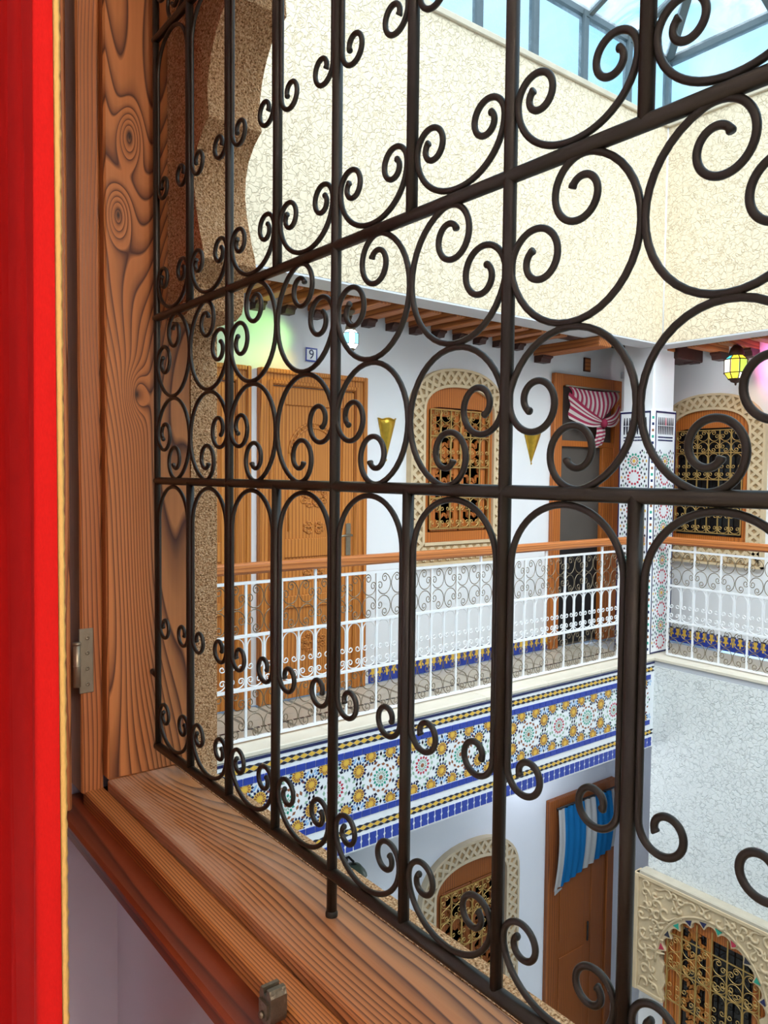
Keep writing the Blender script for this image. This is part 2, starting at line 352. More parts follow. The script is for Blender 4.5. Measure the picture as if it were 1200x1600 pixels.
b.prism(outl+[(cx+.0105, cz+.006), (cx+.0075, cz+.012), (cx+.003, cz+.012), (cx+.002, cz+.005), (cx-.003, cz+.005), (cx-.004, cz+.010), (cx-.008, cz+.010), (cx-.0105, cz+.004)], .340, .357)
b.prism([(x, z) for x, z in [(cx+(x-cx)*.7, cz-.004+(z-cz+.004)*.7) for x, z in outl+[(cx+.0105, cz+.002), (cx-.0105, cz+.002)]]], .3375, .340); b.tube([(cx-.0005, .3350, cz-.012), (cx-.0005, .3375, cz-.012)], .0035, 10); b.box(cx-.0155, cx-.0105, .343, .352, cz-.012, cz-.002, .001)
b.build('latch_keeper', simple('tarnished_steel', s(112, 104, 90), .38, .25, 90, .3, 200, .85), w1)

# open casement folded back behind the curtain
sa = thing('open_casement', 'pine casement swung open into the room behind the red curtain', 'casement', (XJ-.004, .337, ZSILL-.035))
for n_, (a0, a1, z0, z1) in {'stile': (-.06, 0, 0, 1.4), 'stile ': (-.58, -.52, 0, 1.4), 'bottom_rail': (-.52, -.06, 0, .07), 'top_rail': (-.52, -.06, 1.33, 1.4)}.items():
    MB().box(-.040, 0, a0, a1, z0, z1, .003).build(n_.strip(), M['wood_z2'] if 'st' in n_ else M['door2'], sa)
MB().box(-.024, -.018, -.52, -.06, .07, 1.33).build('pane', M['black_glass'], sa)

# stone outside: jamb, scalloped arch, bed below the grille
prof = [(.238, -1.187), (.238, -1.118), (.246, -1.098), (.262, -1.092), (.285, -1.092), (.292, -1.082), (.300, -1.064), (.308, -1.053), (.325, -1.058), (.345, -1.067), (.389, -1.082), (.420, -1.088), (.448, -1.086), (.470, -1.077), (.488, -1.060), (.497, -1.045), (.501, -1.037)]
XC, ZC = -.556, .30
cus = [math.radians(21.4+15.24*k) for k in range(5)]; cus = cus+[PI-a for a in cus[::-1]]
pt = lambda a, r=1.0: (XC-.512*math.cos(a)*r, ZC+.56*math.sin(a)*r)
arch = [(x, z) for z, x in prof]
for a, b2 in zip(cus[:-1], cus[1:]):
    A, B = pt(a), pt(b2); nx, nz_ = -(B[1]-A[1]), B[0]-A[0]; l = math.hypot(nx, nz_); nx /= l; nz_ /= l
    for k in range(1, 9):
        q = k/8; h = .034*(4*q*(1-q))**.6; arch.append((A[0]+(B[0]-A[0])*q+nx*h, A[1]+(B[1]-A[1])*q+nz_*h))
arch += [(2*XC-x, z) for z, x in prof[::-1]][1:]
xr = 2*XC+1.187
half = len(arch)//2
poly = arch+[(xr, ZH), (XJ+.0005, ZH)]
arch[0] = (XJ+.0005, .238)
poly[0] = arch[0]
import bmesh
def concave_prism(name, poly, y0, y1, m, parent=None, bev=.004):
    me = bpy.data.meshes.new(name); bm = bmesh.new(); vs = [bm.verts.new((x, y0, z)) for x, z in poly]; f = bm.faces.new(vs)
    r = bmesh.ops.extrude_face_region(bm, geom=[f]); bmesh.ops.translate(bm, vec=(0, y1-y0, 0), verts=[e for e in r['geom'] if isinstance(e, bmesh.types.BMVert)])
    bmesh.ops.triangulate(bm, faces=[f for f in bm.faces if len(f.verts) > 4]); bmesh.ops.recalc_face_normals(bm, faces=bm.faces); bm.to_mesh(me); bm.free(); me.materials.append(m)
    return link(name, me, parent)
tr1 = thing('trim_1', 'sandy stone jamb and scalloped arch just outside the grille', 'stone arch', kind='structure')
concave_prism('scalloped_arch', poly, .487, YO, M['stone'], tr1)
MB().box(XJ-.055, XJ, .5255, YO+.001, ZSILL-.03, ZH).build('stone_jamb', M['stone'], tr1)
MB().box(XJR-.0, XJR+.05, .525, YO, ZSILL-.03, .238).build('stone_jamb', M['stone'], tr1)
MB().box(XJ-.05, XJR+.05, .5005, .538, ZSILL-.03, ZSILL+.002, .004).build('stone_bed', M['stone'], tr1)

# ------------------------------------------------------------------ scroll curves (x,z)
STEP = 8.5
def turtle(p, h, segs):
    pts = [tuple(p)]; x, z = p
    for r0, r1, ang in segs:
        n = max(2, int(abs(ang)/math.radians(STEP))); da = ang/n
        for i in range(n):
            r = r0+(r1-r0)*(i+.5)/n; h2 = h+da/2; st_ = abs(da)*r; x += math.cos(h2)*st_; z += math.sin(h2)*st_; h += da; pts.append((x, z))
    return pts
def mirror_join(hp): return [(-x, z) for x, z in hp[::-1]]+hp[1:]
def arc(a, b_, n=None, zs=1):
    n = n or int(120/STEP)
    return [(a*math.sin(t*PI/2/n), zs*b_*(1-math.cos(t*PI/2/n))) for t in range(n+1)]
def U_curve(a, b_, r): hp = arc(a, b_); hp += turtle(hp[-1], PI/2, [(r, r*.32, math.radians(430))])[1:]; return mirror_join(hp)
def A_curve(a, b_, L, r): hp = arc(a, b_, zs=-1); hp += [(a, -L)]; hp += turtle(hp[-1], -PI/2, [(r, r*.32, math.radians(-400))])[1:]; return mirror_join(hp)
def C_curve(R, r, sx=1, sz=1, ex=1, ez=1, sw=116):   # opens to +x+z
    hp = turtle((R*math.cos(PI*1.25), R*math.sin(PI*1.25)), PI*1.75, [(R, R, math.radians(sw)), (r, r*.30, math.radians(455))])
    full = [(z, x) for x, z in hp[::-1]]+hp[1:]
    return [(x*sx*ex, z*sz*ez) for x, z in full]

# ------------------------------------------------------------------ near grille
gr = thing('window_grille', 'dark wrought iron window grille with scrolls and slim arches', 'grille', (-S0, GY, ZL))
Hh = lambda z: z-ZL
def bar(name, x0, z0, x1, z1, r): MB().tube([(x0, 0, z0), (x1, 0, z1)], r, 12).build(name, M['iron'], gr)
W = NC*P
for z, r in ((ZL, .0068), (ZM, .0056), (ZT, .0058), (Z4, .0056)): bar('crossbar', -.004, Hh(z), W+.004, Hh(z), r)
for k in range(NC+1):
    if k % 2 == 0: bar('upright', k*P, Hh(ZSILL) if k in (4, 8) else 0, k*P, Hh(.90), .0056 if k else .005)
    else:
        bar('upright', k*P, 0, k*P, Hh(ZM), .0056); bar('upright', k*P, Hh(ZT), k*P, Hh(Z4), .0056)
for k in (4, 8): b = MB(); b.lathe([(.0068, 0), (.0068, .004), (.0056, .006)], 12, (k*P, 0, Hh(ZSILL))); b.build('foot_collar', M['iron'], gr)
b = MB(); b.tube([(-.024, 0, Hh(-.314)), (-.002, 0, Hh(-.318))], .0042, 10); b.build('wall_peg', M['iron'], gr)
b = MB(); b.tube([(W+.02, 0, Hh(-.314)), (W+.002, 0, Hh(-.318))], .0042, 10); b.build('wall_peg', M['iron'], gr)
RR = .0028; a_ = P/2-.0056-.0026
def scm(name, pts, mat=None, r=RR, n=10):
    N = len(pts); rs = [r]*N; rs[0] = rs[-1] = r*1.0; rs[1] = rs[-2] = r*1.18; rs[2] = rs[-3] = r*1.12
    return MB().tube([(x, 0, z) for x, z in pts], rs, n).mesh(name, mat or M['iron'])
m_arch = scm('arch', A_curve(a_, .050, .213, .0200)); m_u = scm('cup_scroll', U_curve(a_+.001, .043, .0198))
Rc = P/2-.0016
m_c = {(sx, sz): scm('ring_scroll', C_curve(Rc, .0275, sx, sz, 1, (ZT-ZM)/2/P)) for sx in (1, -1) for sz in (1, -1)}
hc = (ZT-ZM)/4
for k in range(NC):
    x = (k+.5)*P
    link('arch', m_arch, gr, (x, 0, Hh(ZM)-.0082)); link('cup_scroll', m_u, gr, (x, 0, .0094))
    link('arch', m_arch, gr, (x, 0, Hh(Z4)-.0082)); link('cup_scroll', m_u, gr, (x, 0, Hh(ZT)+.0082))
    sx = -1 if k % 2 == 0 else 1
    for sz, z in ((1, ZM+3*hc), (-1, ZM+hc)): link('ring_scroll', m_c[sx, sz], gr, (x, 0, Hh(z)))
    link('ring_scroll', m_c[sx, -1], gr, (x, 0, Hh(Z4)+hc)); link('ring_scroll', m_c[sx, 1], gr, (x, 0, Hh(Z4)+3*hc))

STEP = 18
# ------------------------------------------------------------------ red curtain
pth = [(-.800, .2205), (-.7985, .217), (-.7985, .212), (-.7985, .206), (-.801, .2015), (-.807, .2003), (-.825, .2015), (-.845, .2035), (-.862, .2055), (-.868, .216), (-.874, .2070), (-.91, .2105), (-.96, .2165), (-1.0, .222), (-1.008, .234), (-1.016, .222), (-1.05, .226), (-1.08, .230), (-1.10, .238), (-1.13, .234), (-1.155, .226), (-1.162, .212), (-1.155, .19), (-1.15, .16), (-1.158, .13), (-1.15, .10)]
cu = thing('curtain', 'red curtain with gold braid edge hanging left of the window', 'curtain', (-.80, .194, -1.35))
b = MB(); b.s = True; zz = [i*2.55/30 for i in range(31)]; vs = []; n = len(pth)
for z in zz:
    for i, (x, y) in enumerate(pth):
        k = .0035*math.sin(z*2.1+i*.7)*(0 if i < 2 else 1); vs.append((x+.80+k*.6, y-.2+k, z))
fs = [(j*n+i, j*n+i+1, (j+1)*n+i+1, (j+1)*n+i) for j in range(30) for i in range(n-1)]
b.idx(vs, fs, True); o = b.build('cloth', M['red_cloth'], cu)
md = o.modifiers.new('sub', 'SUBSURF'); md.levels = md.render_levels = 1
b = MB(); vs = []; fs = []; m_ = 420
for j in range(m_+1):
    z = j*2.55/m_; k = .0016*math.sin(j*2.1)*math.sin(j*.37)
    vs += [(-.0022, .0202, z), (.0016, .0235+k*.2, z), (-.0005+k*.3, .0275+k*.35, z), (-.0035, .0235, z)]
for j in range(m_):
    for i in range(4): fs.append((j*4+i, j*4+(i+1) % 4, j*4+4+(i+1) % 4, j*4+4+i))
b.idx(vs, fs, True); o = b.build('braid_edge', M['trim_gold'], cu, label='gold braid edging')

# ------------------------------------------------------------------ structure: courtyard and galleries
b = MB(); b.box(WXL-.1, WXL, .57, WYB+.1, ZF, 1.4); st('wall_gallery_left', b, M['white'], 'white upper gallery wall with door number nine and arched window')
b = MB(); b.box(WXL, XR, WYB, WYB+.1, ZF, 1.4); st('wall_gallery_far', b, M['white'], 'white upper gallery wall at right with arched window and lantern')
b = MB(); b.box(WXL-.1, WXL, .57, WYB+.1, Z2, ZF-.02); st('wall_lower_left', b, M['lilac'], 'pale blue white lower wall under the tiled balcony edge')
b = MB(); b.box(WXL, XA+.15, WYB, WYB+.1, Z2, ZF-.02); st('wall_lower_corner', b, M['lilac'], 'narrow pale lower wall beside the blue curtained doorway')
b = MB(); b.box(XA, XR, YB, YB+.7, Z2, ZF-.075); st('wall_lower_far', b, M['grey_crackle'], 'grey crackled plaster wall below the right balcony')
b = MB(); b.box(XR, XR+.1, YO, WYB+.1, Z2, ZP); st('wall_courtyard_right', b, M['grey_crackle'], 'crackled courtyard wall on the right, outside the photograph')
b = MB(); b.box(-4.5, XR, .5, WYB+.1, Z2-.1, Z2); st('floor_courtyard', b, M['floor_tile'], 'tiled courtyard floor far below the galleries', 'floor')
b = MB(); b.box(WXL, XA-.004, YO, WYB, -2.2, ZF-.03); b.box(XA-.004, XR, YB+.004, WYB, -1.545, ZF-.03); st('floor_gallery_slab', b, M['concrete'], 'concrete gallery slab behind the tiled balcony edge', 'floor')
# marble edging and gallery paving, laid piece by piece
pv = thing('floor_gallery', 'cream marble gallery paving behind the white railings', 'floor', kind='structure')
y = .6
while y < YB-.05:
    y1 = min(y+.62, YB-.002); MB().box(XA-.20, XA+.012, y+.001, y1-.001, ZF-.03, ZF-.004, .004).build('edge_slab', M['marble'], pv); y = y1
x = XA-.20
while x < 1.9:
    x1 = x+.66; MB().box(x+.001, x1-.001, YB-.012, YB+.20, ZF-.03, ZF-.004, .004).build('edge_slab', M['marble'], pv); x = x1
me = MB().box(.001, .249, .001, .2075, -.03, -.004).mesh('paving_slab', M['floor_tile'])
for i in range(21):
    for j in range(2): link('paving_slab', me, pv, (WXL+.01+j*.2505, .75+i*.231, ZF)).rotation_euler = (0, 0, 0)
for i in range(24): link('paving_slab', me, pv, (WXL+.5+.25*i, YB+.202, ZF)); link('paving_slab', me, pv, (WXL+.5+.25*i, YB+.42, ZF))
b = MB()
for i in range(110): b.box(XA-.335, XA-.318, 1.0+i*.044, 1.032+i*.044, ZF-.005, ZF-.0015)
b.build('black_inlay', M['z_black'], pv, kind='stuff')

# upper parapet: beige crackled plaster with cement cap
b = MB(); b.box(XA-.20, XA, YO, YB, ZS, ZP); st('wall_parapet_left', b, M['beige'], 'beige crackled plaster parapet above the left gallery')
b = MB(); b.box(XA-.20, XR, YB, YB+.20, ZS, ZP); st('wall_parapet_far', b, M['beige'], 'beige crackled plaster parapet above the right gallery')
t2 = thing('trim_2', 'thin weathered cement cap along the parapet under the skylight', 'coping', kind='structure')
MB().box(XA-.32, XA+.02, YO, YB-.02, ZP, ZP+.045, .006).build('cap_run', M['cap'], t2); MB().box(XA-.32, XR, YB-.02, YB+.32, ZP, ZP+.045, .006).build('cap_run', M['cap'], t2)
MB().tube([(XA+.002, YB-.002, ZS), (XA+.002, YB-.002, ZP)], .007, 8).build('corner_bead', M['white'], t2)
b = MB(); b.box(XA-.20, XA-.001, YO, YB-.001, ZS-.012, ZS-.0005); b.box(XA-.20, XR, YB+.001, YB+.20, ZS-.012, ZS-.0005); b.build('soffit_paint', M['concrete'], t2)

# timber ceilings of the galleries
def ceiling_run(name, label, x0, x1, ys, axis):
    c = thing(name, label, 'ceiling', kind='structure')
    return c
ce = thing('ceiling_gallery_left', 'dark timber beam ceiling of the left gallery', 'ceiling', kind='structure')
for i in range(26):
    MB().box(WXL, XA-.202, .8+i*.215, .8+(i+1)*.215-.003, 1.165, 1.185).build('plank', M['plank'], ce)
def beam_l(y, wd, z0, z1, x1=XA-.203, dz=.048):
    o = MB().box(WXL+.001, x1, y-wd/2, y+wd/2, z0, z1, .006).build('beam', M['beam'], ce)
    xx = WXL+.001
    poly = [(xx, z0-.001), (xx+.10, z0-.001), (xx+.10, z0-.014), (xx+.08, z0-.024), (xx+.07, z0-dz), (xx, z0-dz)]
    b = MB(); b.prism([(p, q) for p, q in poly], y-wd*.40, y+wd*.40); b.build('corbel', M['beam_dark'], o)
for i in range(17):
    y = 1.25+i*.212
    beam_l(y+.035, .085, 1.055, 1.164)
beam_l(4.98, .15, .99, 1.066, XA-.05, .055)
cf = thing('ceiling_gallery_far', 'timber beam ceiling of the right gallery by the hanging lantern', 'ceiling', kind='structure')
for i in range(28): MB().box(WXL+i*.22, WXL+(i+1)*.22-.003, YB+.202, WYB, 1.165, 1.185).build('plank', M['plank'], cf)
for i in range(26):
    x = -4.02+i*.26
    o = MB().box(x-.045, x+.045, YB+.203, WYB-.001, 1.055, 1.164, .006).build('beam', M['beam_y'], cf)
    b = MB(); yy = WYB-.001; z0 = 1.055
    pl_ = [(yy, z0-.001), (yy-.15, z0-.001), (yy-.15, z0-.016), (yy-.125, z0-.028), (yy-.115, z0-.06), (yy, z0-.06)]
    vs = [(x-.045, p, q) for p, q in pl_]+[(x+.045, p, q) for p, q in pl_]
    b.idx(vs, [tuple(range(6)), tuple(range(11, 5, -1))]+[(k, (k+1) % 6, (k+1) % 6+6, k+6) for k in range(6)]); b.build('corbel', M['beam_dark'], o)
MB().box(XA-.28, XA-.05, YB+.305, WYB-.001, 1.0, 1.164, .006).build('corner_beam', M['beam_dark'], cf)

# corner column with mosaic cladding
CX0, CX1, CY0, CY1 = -4.035, -3.712, 5.668, 5.99
co = thing('column', 'white corner column clad in patterned mosaic tiles between the railings', 'column', kind='structure')
MB().box(CX0+.012, CX1-.012, CY0+.012, CY1-.012, ZF, 1.163, .012).build('shaft', M['white'], co)
ch = .045; ZT0, ZT1 = ZF, .56
b = MB(); pl8 = [(CX0, CY0), (CX1-ch*.6, CY0), (CX1, CY0+ch*.6), (CX1, CY1), (CX0, CY1)]
vs = [(x, y, ZT0) for x, y in pl8]+[(x, y, ZT1) for x, y in pl8]
b.idx(vs, [(0, 1, 2, 3, 4), (9, 8, 7, 6, 5)]+[(i, (i+1) % 5, (i+1) % 5+5, i+5) for i in range(5)]); b.build('tile_cladding', M['z_white'], co)
def flower(b, cx, cz, R, n, i_core, i_in, i_out, y=-.0012, zlim=None, turn=0):
    def clipz(ps):
        if not zlim: return ps
        lo, hi = zlim
        for lim, sg in ((hi, 1), (lo, -1)):
            out = []
            for i in range(len(ps)):
                p, q = ps[i], ps[(i+1) % len(ps)]; ip, iq = sg*(p[2]-lim) <= 0, sg*(q[2]-lim) <= 0
                if ip: out.append(p)
                if ip != iq: t = (lim-p[2])/(q[2]-p[2]); out.append(tuple(p[k]+(q[k]-p[k])*t for k in range(3)))
            ps = out
            if len(ps) < 3: return None
        return ps
    def add(ps, m):
        ps = clipz(ps)
        if ps: b.cur = m; b.face(ps, False)
    pol = lambda r, a: (cx+r*math.cos(a), cz+r*math.sin(a))
    def f3(pts, yy): return [(x, yy, z) for x, z in pts]
    add(f3([pol(R*.22, 2*PI*k/n) for k in range(n)], y-.0006), i_core)
    for k in range(n):
        a = 2*PI*(k+turn)/n; h = PI/n
        add(f3([pol(R*.27, a), pol(R*.46, a+h*.80), pol(R*.66, a), pol(R*.46, a-h*.80)], y), i_in)
        a2 = a+h
        add(f3([pol(R*.62, a2), pol(R*.78, a2+h*.86), pol(R*1.0, a2), pol(R*.78, a2-h*.86)], y), i_out)
# column faces: one mosaic panel per face, built in local (x across, -y out)
PM = [M['z_navy'], M['z_green'], M['z_red'], M['z_brown'], M['z_yellow'], M['z_sage'], M['z_black'], M['z_white']]
def col_face(wd, parent, loc, rz):
    fr = MB(); 
    for x0, x1, z0, z1 in ((0, .011, 0, 2.02), (wd-.011, wd, 0, 2.02), (.011, wd-.011, 2.005, 2.02), (.011, wd-.011, 0, .012)): fr.box(x0, x1, -.002, 0, z0, z1)
    o = fr.build('border_tiles', M['z_navy'], parent, loc=loc); o.rotation_euler = (0, 0, rz)
    b = MB(); 
    for k in range(9): # interlaced head panel
        b.cur = 6; x = .045+k*(wd-.09)/8
        b.face([(x-.006, -.001, 1.83), (x+.006, -.001, 1.83), (x+.010, -.001, 1.90), (x-.010, -.001, 1.90)][:4]); b.cur = 2 if k == 4 else 6
        b.face([(x-.010, -.001, 1.905), (x+.010, -.001, 1.905), (x+.004, -.001, 1.97), (x-.004, -.001, 1.97)])
    for z in (1.775, 1.80):
        for k in range(8): b.cur = 0; x = .04+k*(wd-.08)/8; b.box(x, x+(wd-.08)/8*.9, -.0015, 0, z, z+.011)
    k = 0; z = .09
    while z < 1.72:
        flower(b, wd/2, z, .070, 12, 4 if k % 2 else 7, 7 if k % 2 == 0 else 3, 1 if k % 2 else 2)
        for sx in (-1, 1):
            for (dx, dz, m) in ((.072, .04, 6), (.085, -.0, 3), (.105, .03, 6), (.105, -.03, 6), (.058, .07, 0), (.095, .07, 5), (.076, .085, 6), (.118, .0, 4), (.12, .07, 6)):
                if dx > wd/2-.02: continue
                cx_, cz_ = wd/2+sx*dx, z+dz; q = .0145; b.cur = m
                b.face([(cx_-q*.6, -.001, cz_), (cx_, -.001, cz_-q), (cx_+q*.6, -.001, cz_), (cx_, -.001, cz_+q)], False)
        z += .138; k += 1
    o = b.build('mosaic_panel', PM, parent, fix=False, loc=loc, kind='stuff'); o.rotation_euler = (0, 0, rz)
col_face(CX1-ch*.6-CX0, co, (CX0, CY0-.0005, ZF), 0)
col_face(CY1-CY0-ch*.6, co, (CX1+.0005, CY0+ch*.6, ZF), PI/2)
b = MB(); xm, ym = CX1-ch*.3, CY0+ch*.3; a45 = math.sqrt(.5)
k = 0; z = .03
while z < 2.0:
    b.cur = (0, 1, 3)[k % 3]; q = .0085
    for sg in (1,):
        b.box(-q, q, -.0015, 0, z, z+.022)
    z += .052; k += 1
o = b.build('corner_dots', PM, co, loc=(xm+.0006, ym-.0006, ZF), kind='stuff'); o.rotation_euler = (0, 0, PI/4)

# ------------------------------------------------------------------ tiled balcony edge (zellige)
tb = thing('trim_3', 'blue white and yellow mosaic tile band along the left balcony edge', 'tile band', (XA, 0, 0), PI/2, kind='structure')   # local x = world y, -y = outwards
Y0, Y1 = 1.05, YB
MB().box(Y0, Y1, -.006, .0, -2.216, -1.507).build('backing', M['z_white'], tb)
b = MB(); b.box(Y0, Y1, -.009, -.006, -1.524, -1.508); b.build('navy_line', M['z_navy'], tb)
mt = {}
mt['b'] = MB().box(.0015, .0635, -.011, -.006, 0, .038, .0015).mesh('blue_tile', M['z_blue'])
nb = int((Y1-Y0)/.065)
for i in range(nb):
    link('blue_tile', mt['b'], tb, (Y0+i*.065, 0, -1.647)); link('blue_tile', mt['b'], tb, (Y0+i*.065, 0, -2.023))
mb_ = MB(); mb_.prism([(.004, 0), (.052, 0), (.052, .026), (.046, .036), (.052, .046), (.052, .072), (.004, .072), (.004, .046), (.010, .036), (.004, .026)], -.011, -.006); mt['m'] = mb_.mesh('scalloped_tile', M['z_blue'])
for i in range(int((Y1-Y0)/.058)): link('scalloped_tile', mt['m'], tb, (Y0+i*.058, 0, -2.205))
b = MB()
for zc in (-1.565, -2.088):
    i = 0; y = Y0
    while y < Y1-.06:
        b.cur = 0; b.prism([(y, zc), (y+.026, zc-.014), (y+.052, zc), (y+.026, zc+.014)], -.009, -.006)
        b.cur = 1
        for sg in (1, -1): b.prism([(y+.026, zc+sg*.017), (y+.052, zc+sg*.004), (y+.078, zc+sg*.017), (y+.052, zc+sg*.022)], -.009, -.006)
        y += .052
b.build('chain_border', [M['z_yellow'], M['z_black']], tb, kind='stuff')
FZ, FH, LL = -1.815, .165, .328
RM = [M['z_yellow'], M['z_navy'], M['z_red'], M['z_green'], M['z_white'], M['z_brown'], M['z_sage'], M['z_black'], M['z_sky']]
def ros(core, inn, out, R, n, zlim=None, yy=-.0075):
    b = MB(); flower(b, 0, 0, R, n, core, inn, out, yy, zlim, .5)
    if core == 0:
        b.cur = 0; nn = 18; b.face([(R*.68*math.cos(2*PI*k/nn), yy+.0004, R*.68*math.sin(2*PI*k/nn)) for k in range(nn)]) if not zlim else None
        if zlim:
            lo, hi = zlim; b.face([(R*.68*math.cos(2*PI*k/nn), yy+.0004, max(lo, min(hi, R*.68*math.sin(2*PI*k/nn)))) for k in range(nn)])
    return b.mesh('rosette', RM)
my = ros(0, 5, 1, .059, 14); mtop = ros(0, 5, 1, .059, 14, (-1, .020)); mbot = ros(0, 5, 1, .059, 14, (-.020, 1))
mr = ros(5, 6, 2, .062, 14); mg = ros(5, 6, 3, .062, 14)
c0 = 3.143-LL*6; k = 0; fill = MB()
def dia(x, z, q, m, rot=0):
    q *= 1.3; fill.cur = m; fill.face([(x+q*math.cos(rot+PI/2*i)*(1 if i % 2 else .6), -.0072, z+q*math.sin(rot+PI/2*i)*(1 if i % 2 else .6)) for i in range(4)], False)
while c0+k*LL < Y1+.2:
    x = c0+k*LL
    if Y0+.06 < x < Y1-.06: link('rosette', mg if k % 2 else mr, tb, (x, 0, FZ))
    for dx in (-.0738, .0738):
        if Y0+.06 < x+dx < Y1-.06:
            link('rosette', mtop, tb, (x+dx, 0, FZ+.145)); link('rosette', mbot, tb, (x+dx, 0, FZ-.145))
    xm_ = x+LL/2
    if Y0+.06 < xm_ < Y1-.06:
        for dz in (.072, -.072): link('rosette', my, tb, (xm_, 0, FZ+dz))
    if Y0+.18 < x < Y1-.1:
        ring = 5 if k % 2 else 6
        for i in range(14):
            a = 2*PI*i/14; dia(x+.080*math.cos(a), FZ+.080*math.sin(a), .012, ring, a)
        for i in range(8):
            a = 2*PI*(i+.5)/8; dia(x+.103*math.cos(a), FZ+.103*math.sin(a), .013, 7 if i % 2 else ring, a)
        for sx in (-1, 1):
            for sz in (-1, 1):
                for dx, dz, m in ((.13, .02, 6), (.13, .13, 8), (.14, .145, 8), (.155, .125, 8), (.164, .15, 8), (.02, .125, 6), (.0, .145, 7), (.11, .10, ring), (.095, .115, 8), (.15, 0, 7), (.125, .055, ring), (.03, .155, 8)):
                    dia(x+sx*dx, FZ+sz*dz, .0115, m, dx*40)
    k += 1
fill.build('small_mosaic_pieces', RM, tb, fix=False, kind='stuff')
# end return of the band at the corner, a navy frame
b = MB(); b.box(XA-.05, XA+.004, YB-.012, YB-.006, -2.2, -1.507); st('trim_4', b, M['z_navy'], 'narrow navy tile edge closing the mosaic band at the wall corner', 'tile edge')

# ------------------------------------------------------------------ baseboards: blue and yellow merlon tiles
def merlon(parent, n, rz0=0, skip=()):
    b = MB(); b.cur = 0; b.box(.001, .063, -.010, 0, 0, .118, .001); b.cur = 1; b.prism([(.008, .062), (.026, .062), (.026, .04), (.038, .04), (.038, .062), (.056, .062), (.056, .075), (.045, .08), (.045, .095), (.052, .104), (.045, .118), (.019, .118), (.012, .104), (.019, .095), (.019, .08), (.008, .075)], -.0125, -.010)
    b.cur = 2; b.box(.012, .052, -.010, 0, .118, .13)
    me = b.mesh('tile', [M['z_blue'], M['z_yellow'], M['z_black']])
    for i in range(n):
        if any(a <= i*.064 < c for a, c in skip): continue
        link('tile', me, parent, (i*.064, 0, 0))
bl = thing('baseboard_left', 'blue and yellow merlon tile skirting along the left gallery wall', 'skirting', (WXL, 1.2, ZF), PI/2, kind='structure'); merlon(bl, 80, skip=((.3, 1.12), (1.12, 2.0), (3.92, 4.88)))
bf = thing('baseboard_far', 'blue and yellow merlon tile skirting along the right gallery wall', 'skirting', (WXL+.02, WYB, ZF), 0, kind='structure'); merlon(bf, 46)

# ------------------------------------------------------------------ white railings
Zr = [-.594, -.885, -1.180, -1.455]
pit = .2235; cw = pit/2
def railing(name, label, loc, rz, n, x0):
    r = thing(name, label, 'railing', loc, rz)
    def bx(nm, *a): MB().box(*a).build(nm, M['white_iron'], r)
    L = n*pit
    for z in Zr: bx('rail_bar', x0, L, -.009, .009, z-.008-ZF, z+.008-ZF)
    me = MB().box(-.0065, .0065, -.0065, .0065, Zr[3]-ZF, Zr[0]-ZF).mesh('post', M['white_iron'])
    for i in range(n+1): link('post', me, r, (i*pit, 0, 0))
    me2 = MB().box(-.005, .005, -.005, .005, Zr[2]-ZF, Zr[1]-ZF).mesh('short_post', M['white_iron'])
    bh = (Zr[0]-Zr[1])-.016; hcell = bh/2
    mc = {(sx, sz): scm('ring_scroll', [(x*cw, z*hcell) for x, z in C_curve(.47, .20, sx, sz)], M['bare_iron'], .0030, 4) for sx in (1, -1) for sz in (1, -1)}
    ma = scm('arch', A_curve(cw/2-.010, .05, .155, .019), M['white_iron'], .0034, 5); mu = scm('cup_scroll', U_curve(cw/2-.009, .036, .019), M['white_iron'], .0036, 5)
    for i in range(n):
        link('short_post', me2, r, (i*pit+cw, 0, 0))
        for j in (0, 1):
            x = i*pit+cw*(j+.5); link('arch', ma, r, (x, 0, Zr[1]-.010-ZF)); link('cup_scroll', mu, r, (x, 0, Zr[2]+.011-ZF))
            for row in (0, 2):
                zc = (Zr[row]+Zr[row+1])/2-ZF
                for sz in (1, -1): link('ring_scroll' if row == 0 else 'lower_ring_scroll', mc[(-1, 1)[j], sz], r, (x, 0, zc+sz*hcell/2))
    return r, L
rl, L1 = railing('railing', 'white iron railing with wooden handrail on the left gallery', (-3.78, 1.988-.2235*2, ZF), PI/2, 18, 0)
MB().box(-.3, L1+.085, -.032, .032, .925, .985, .012).build('handrail', M['rail_wood_x'], rl, label='orange brown wooden handrail')
for i in range(1, 18, 3): MB().box(i*pit-.008, i*pit+.008, -.006, .006, .884, .925).build('handrail_bracket', M['white_iron'], rl)
rr, L2 = railing('railing', 'white iron railing with wooden handrail right of the tiled column', (-3.60, 5.775, ZF), 0, 12, 0)
MB().box(-.11, L2, -.032, .032, .925, .985, .012).build('handrail', M['rail_wood_x'], rr, label='orange brown wooden handrail')
for i in range(1, 12, 3): MB().box(i*pit-.008, i*pit+.008, -.006, .006, .884, .925).build('handrail_bracket', M['white_iron'], rr)

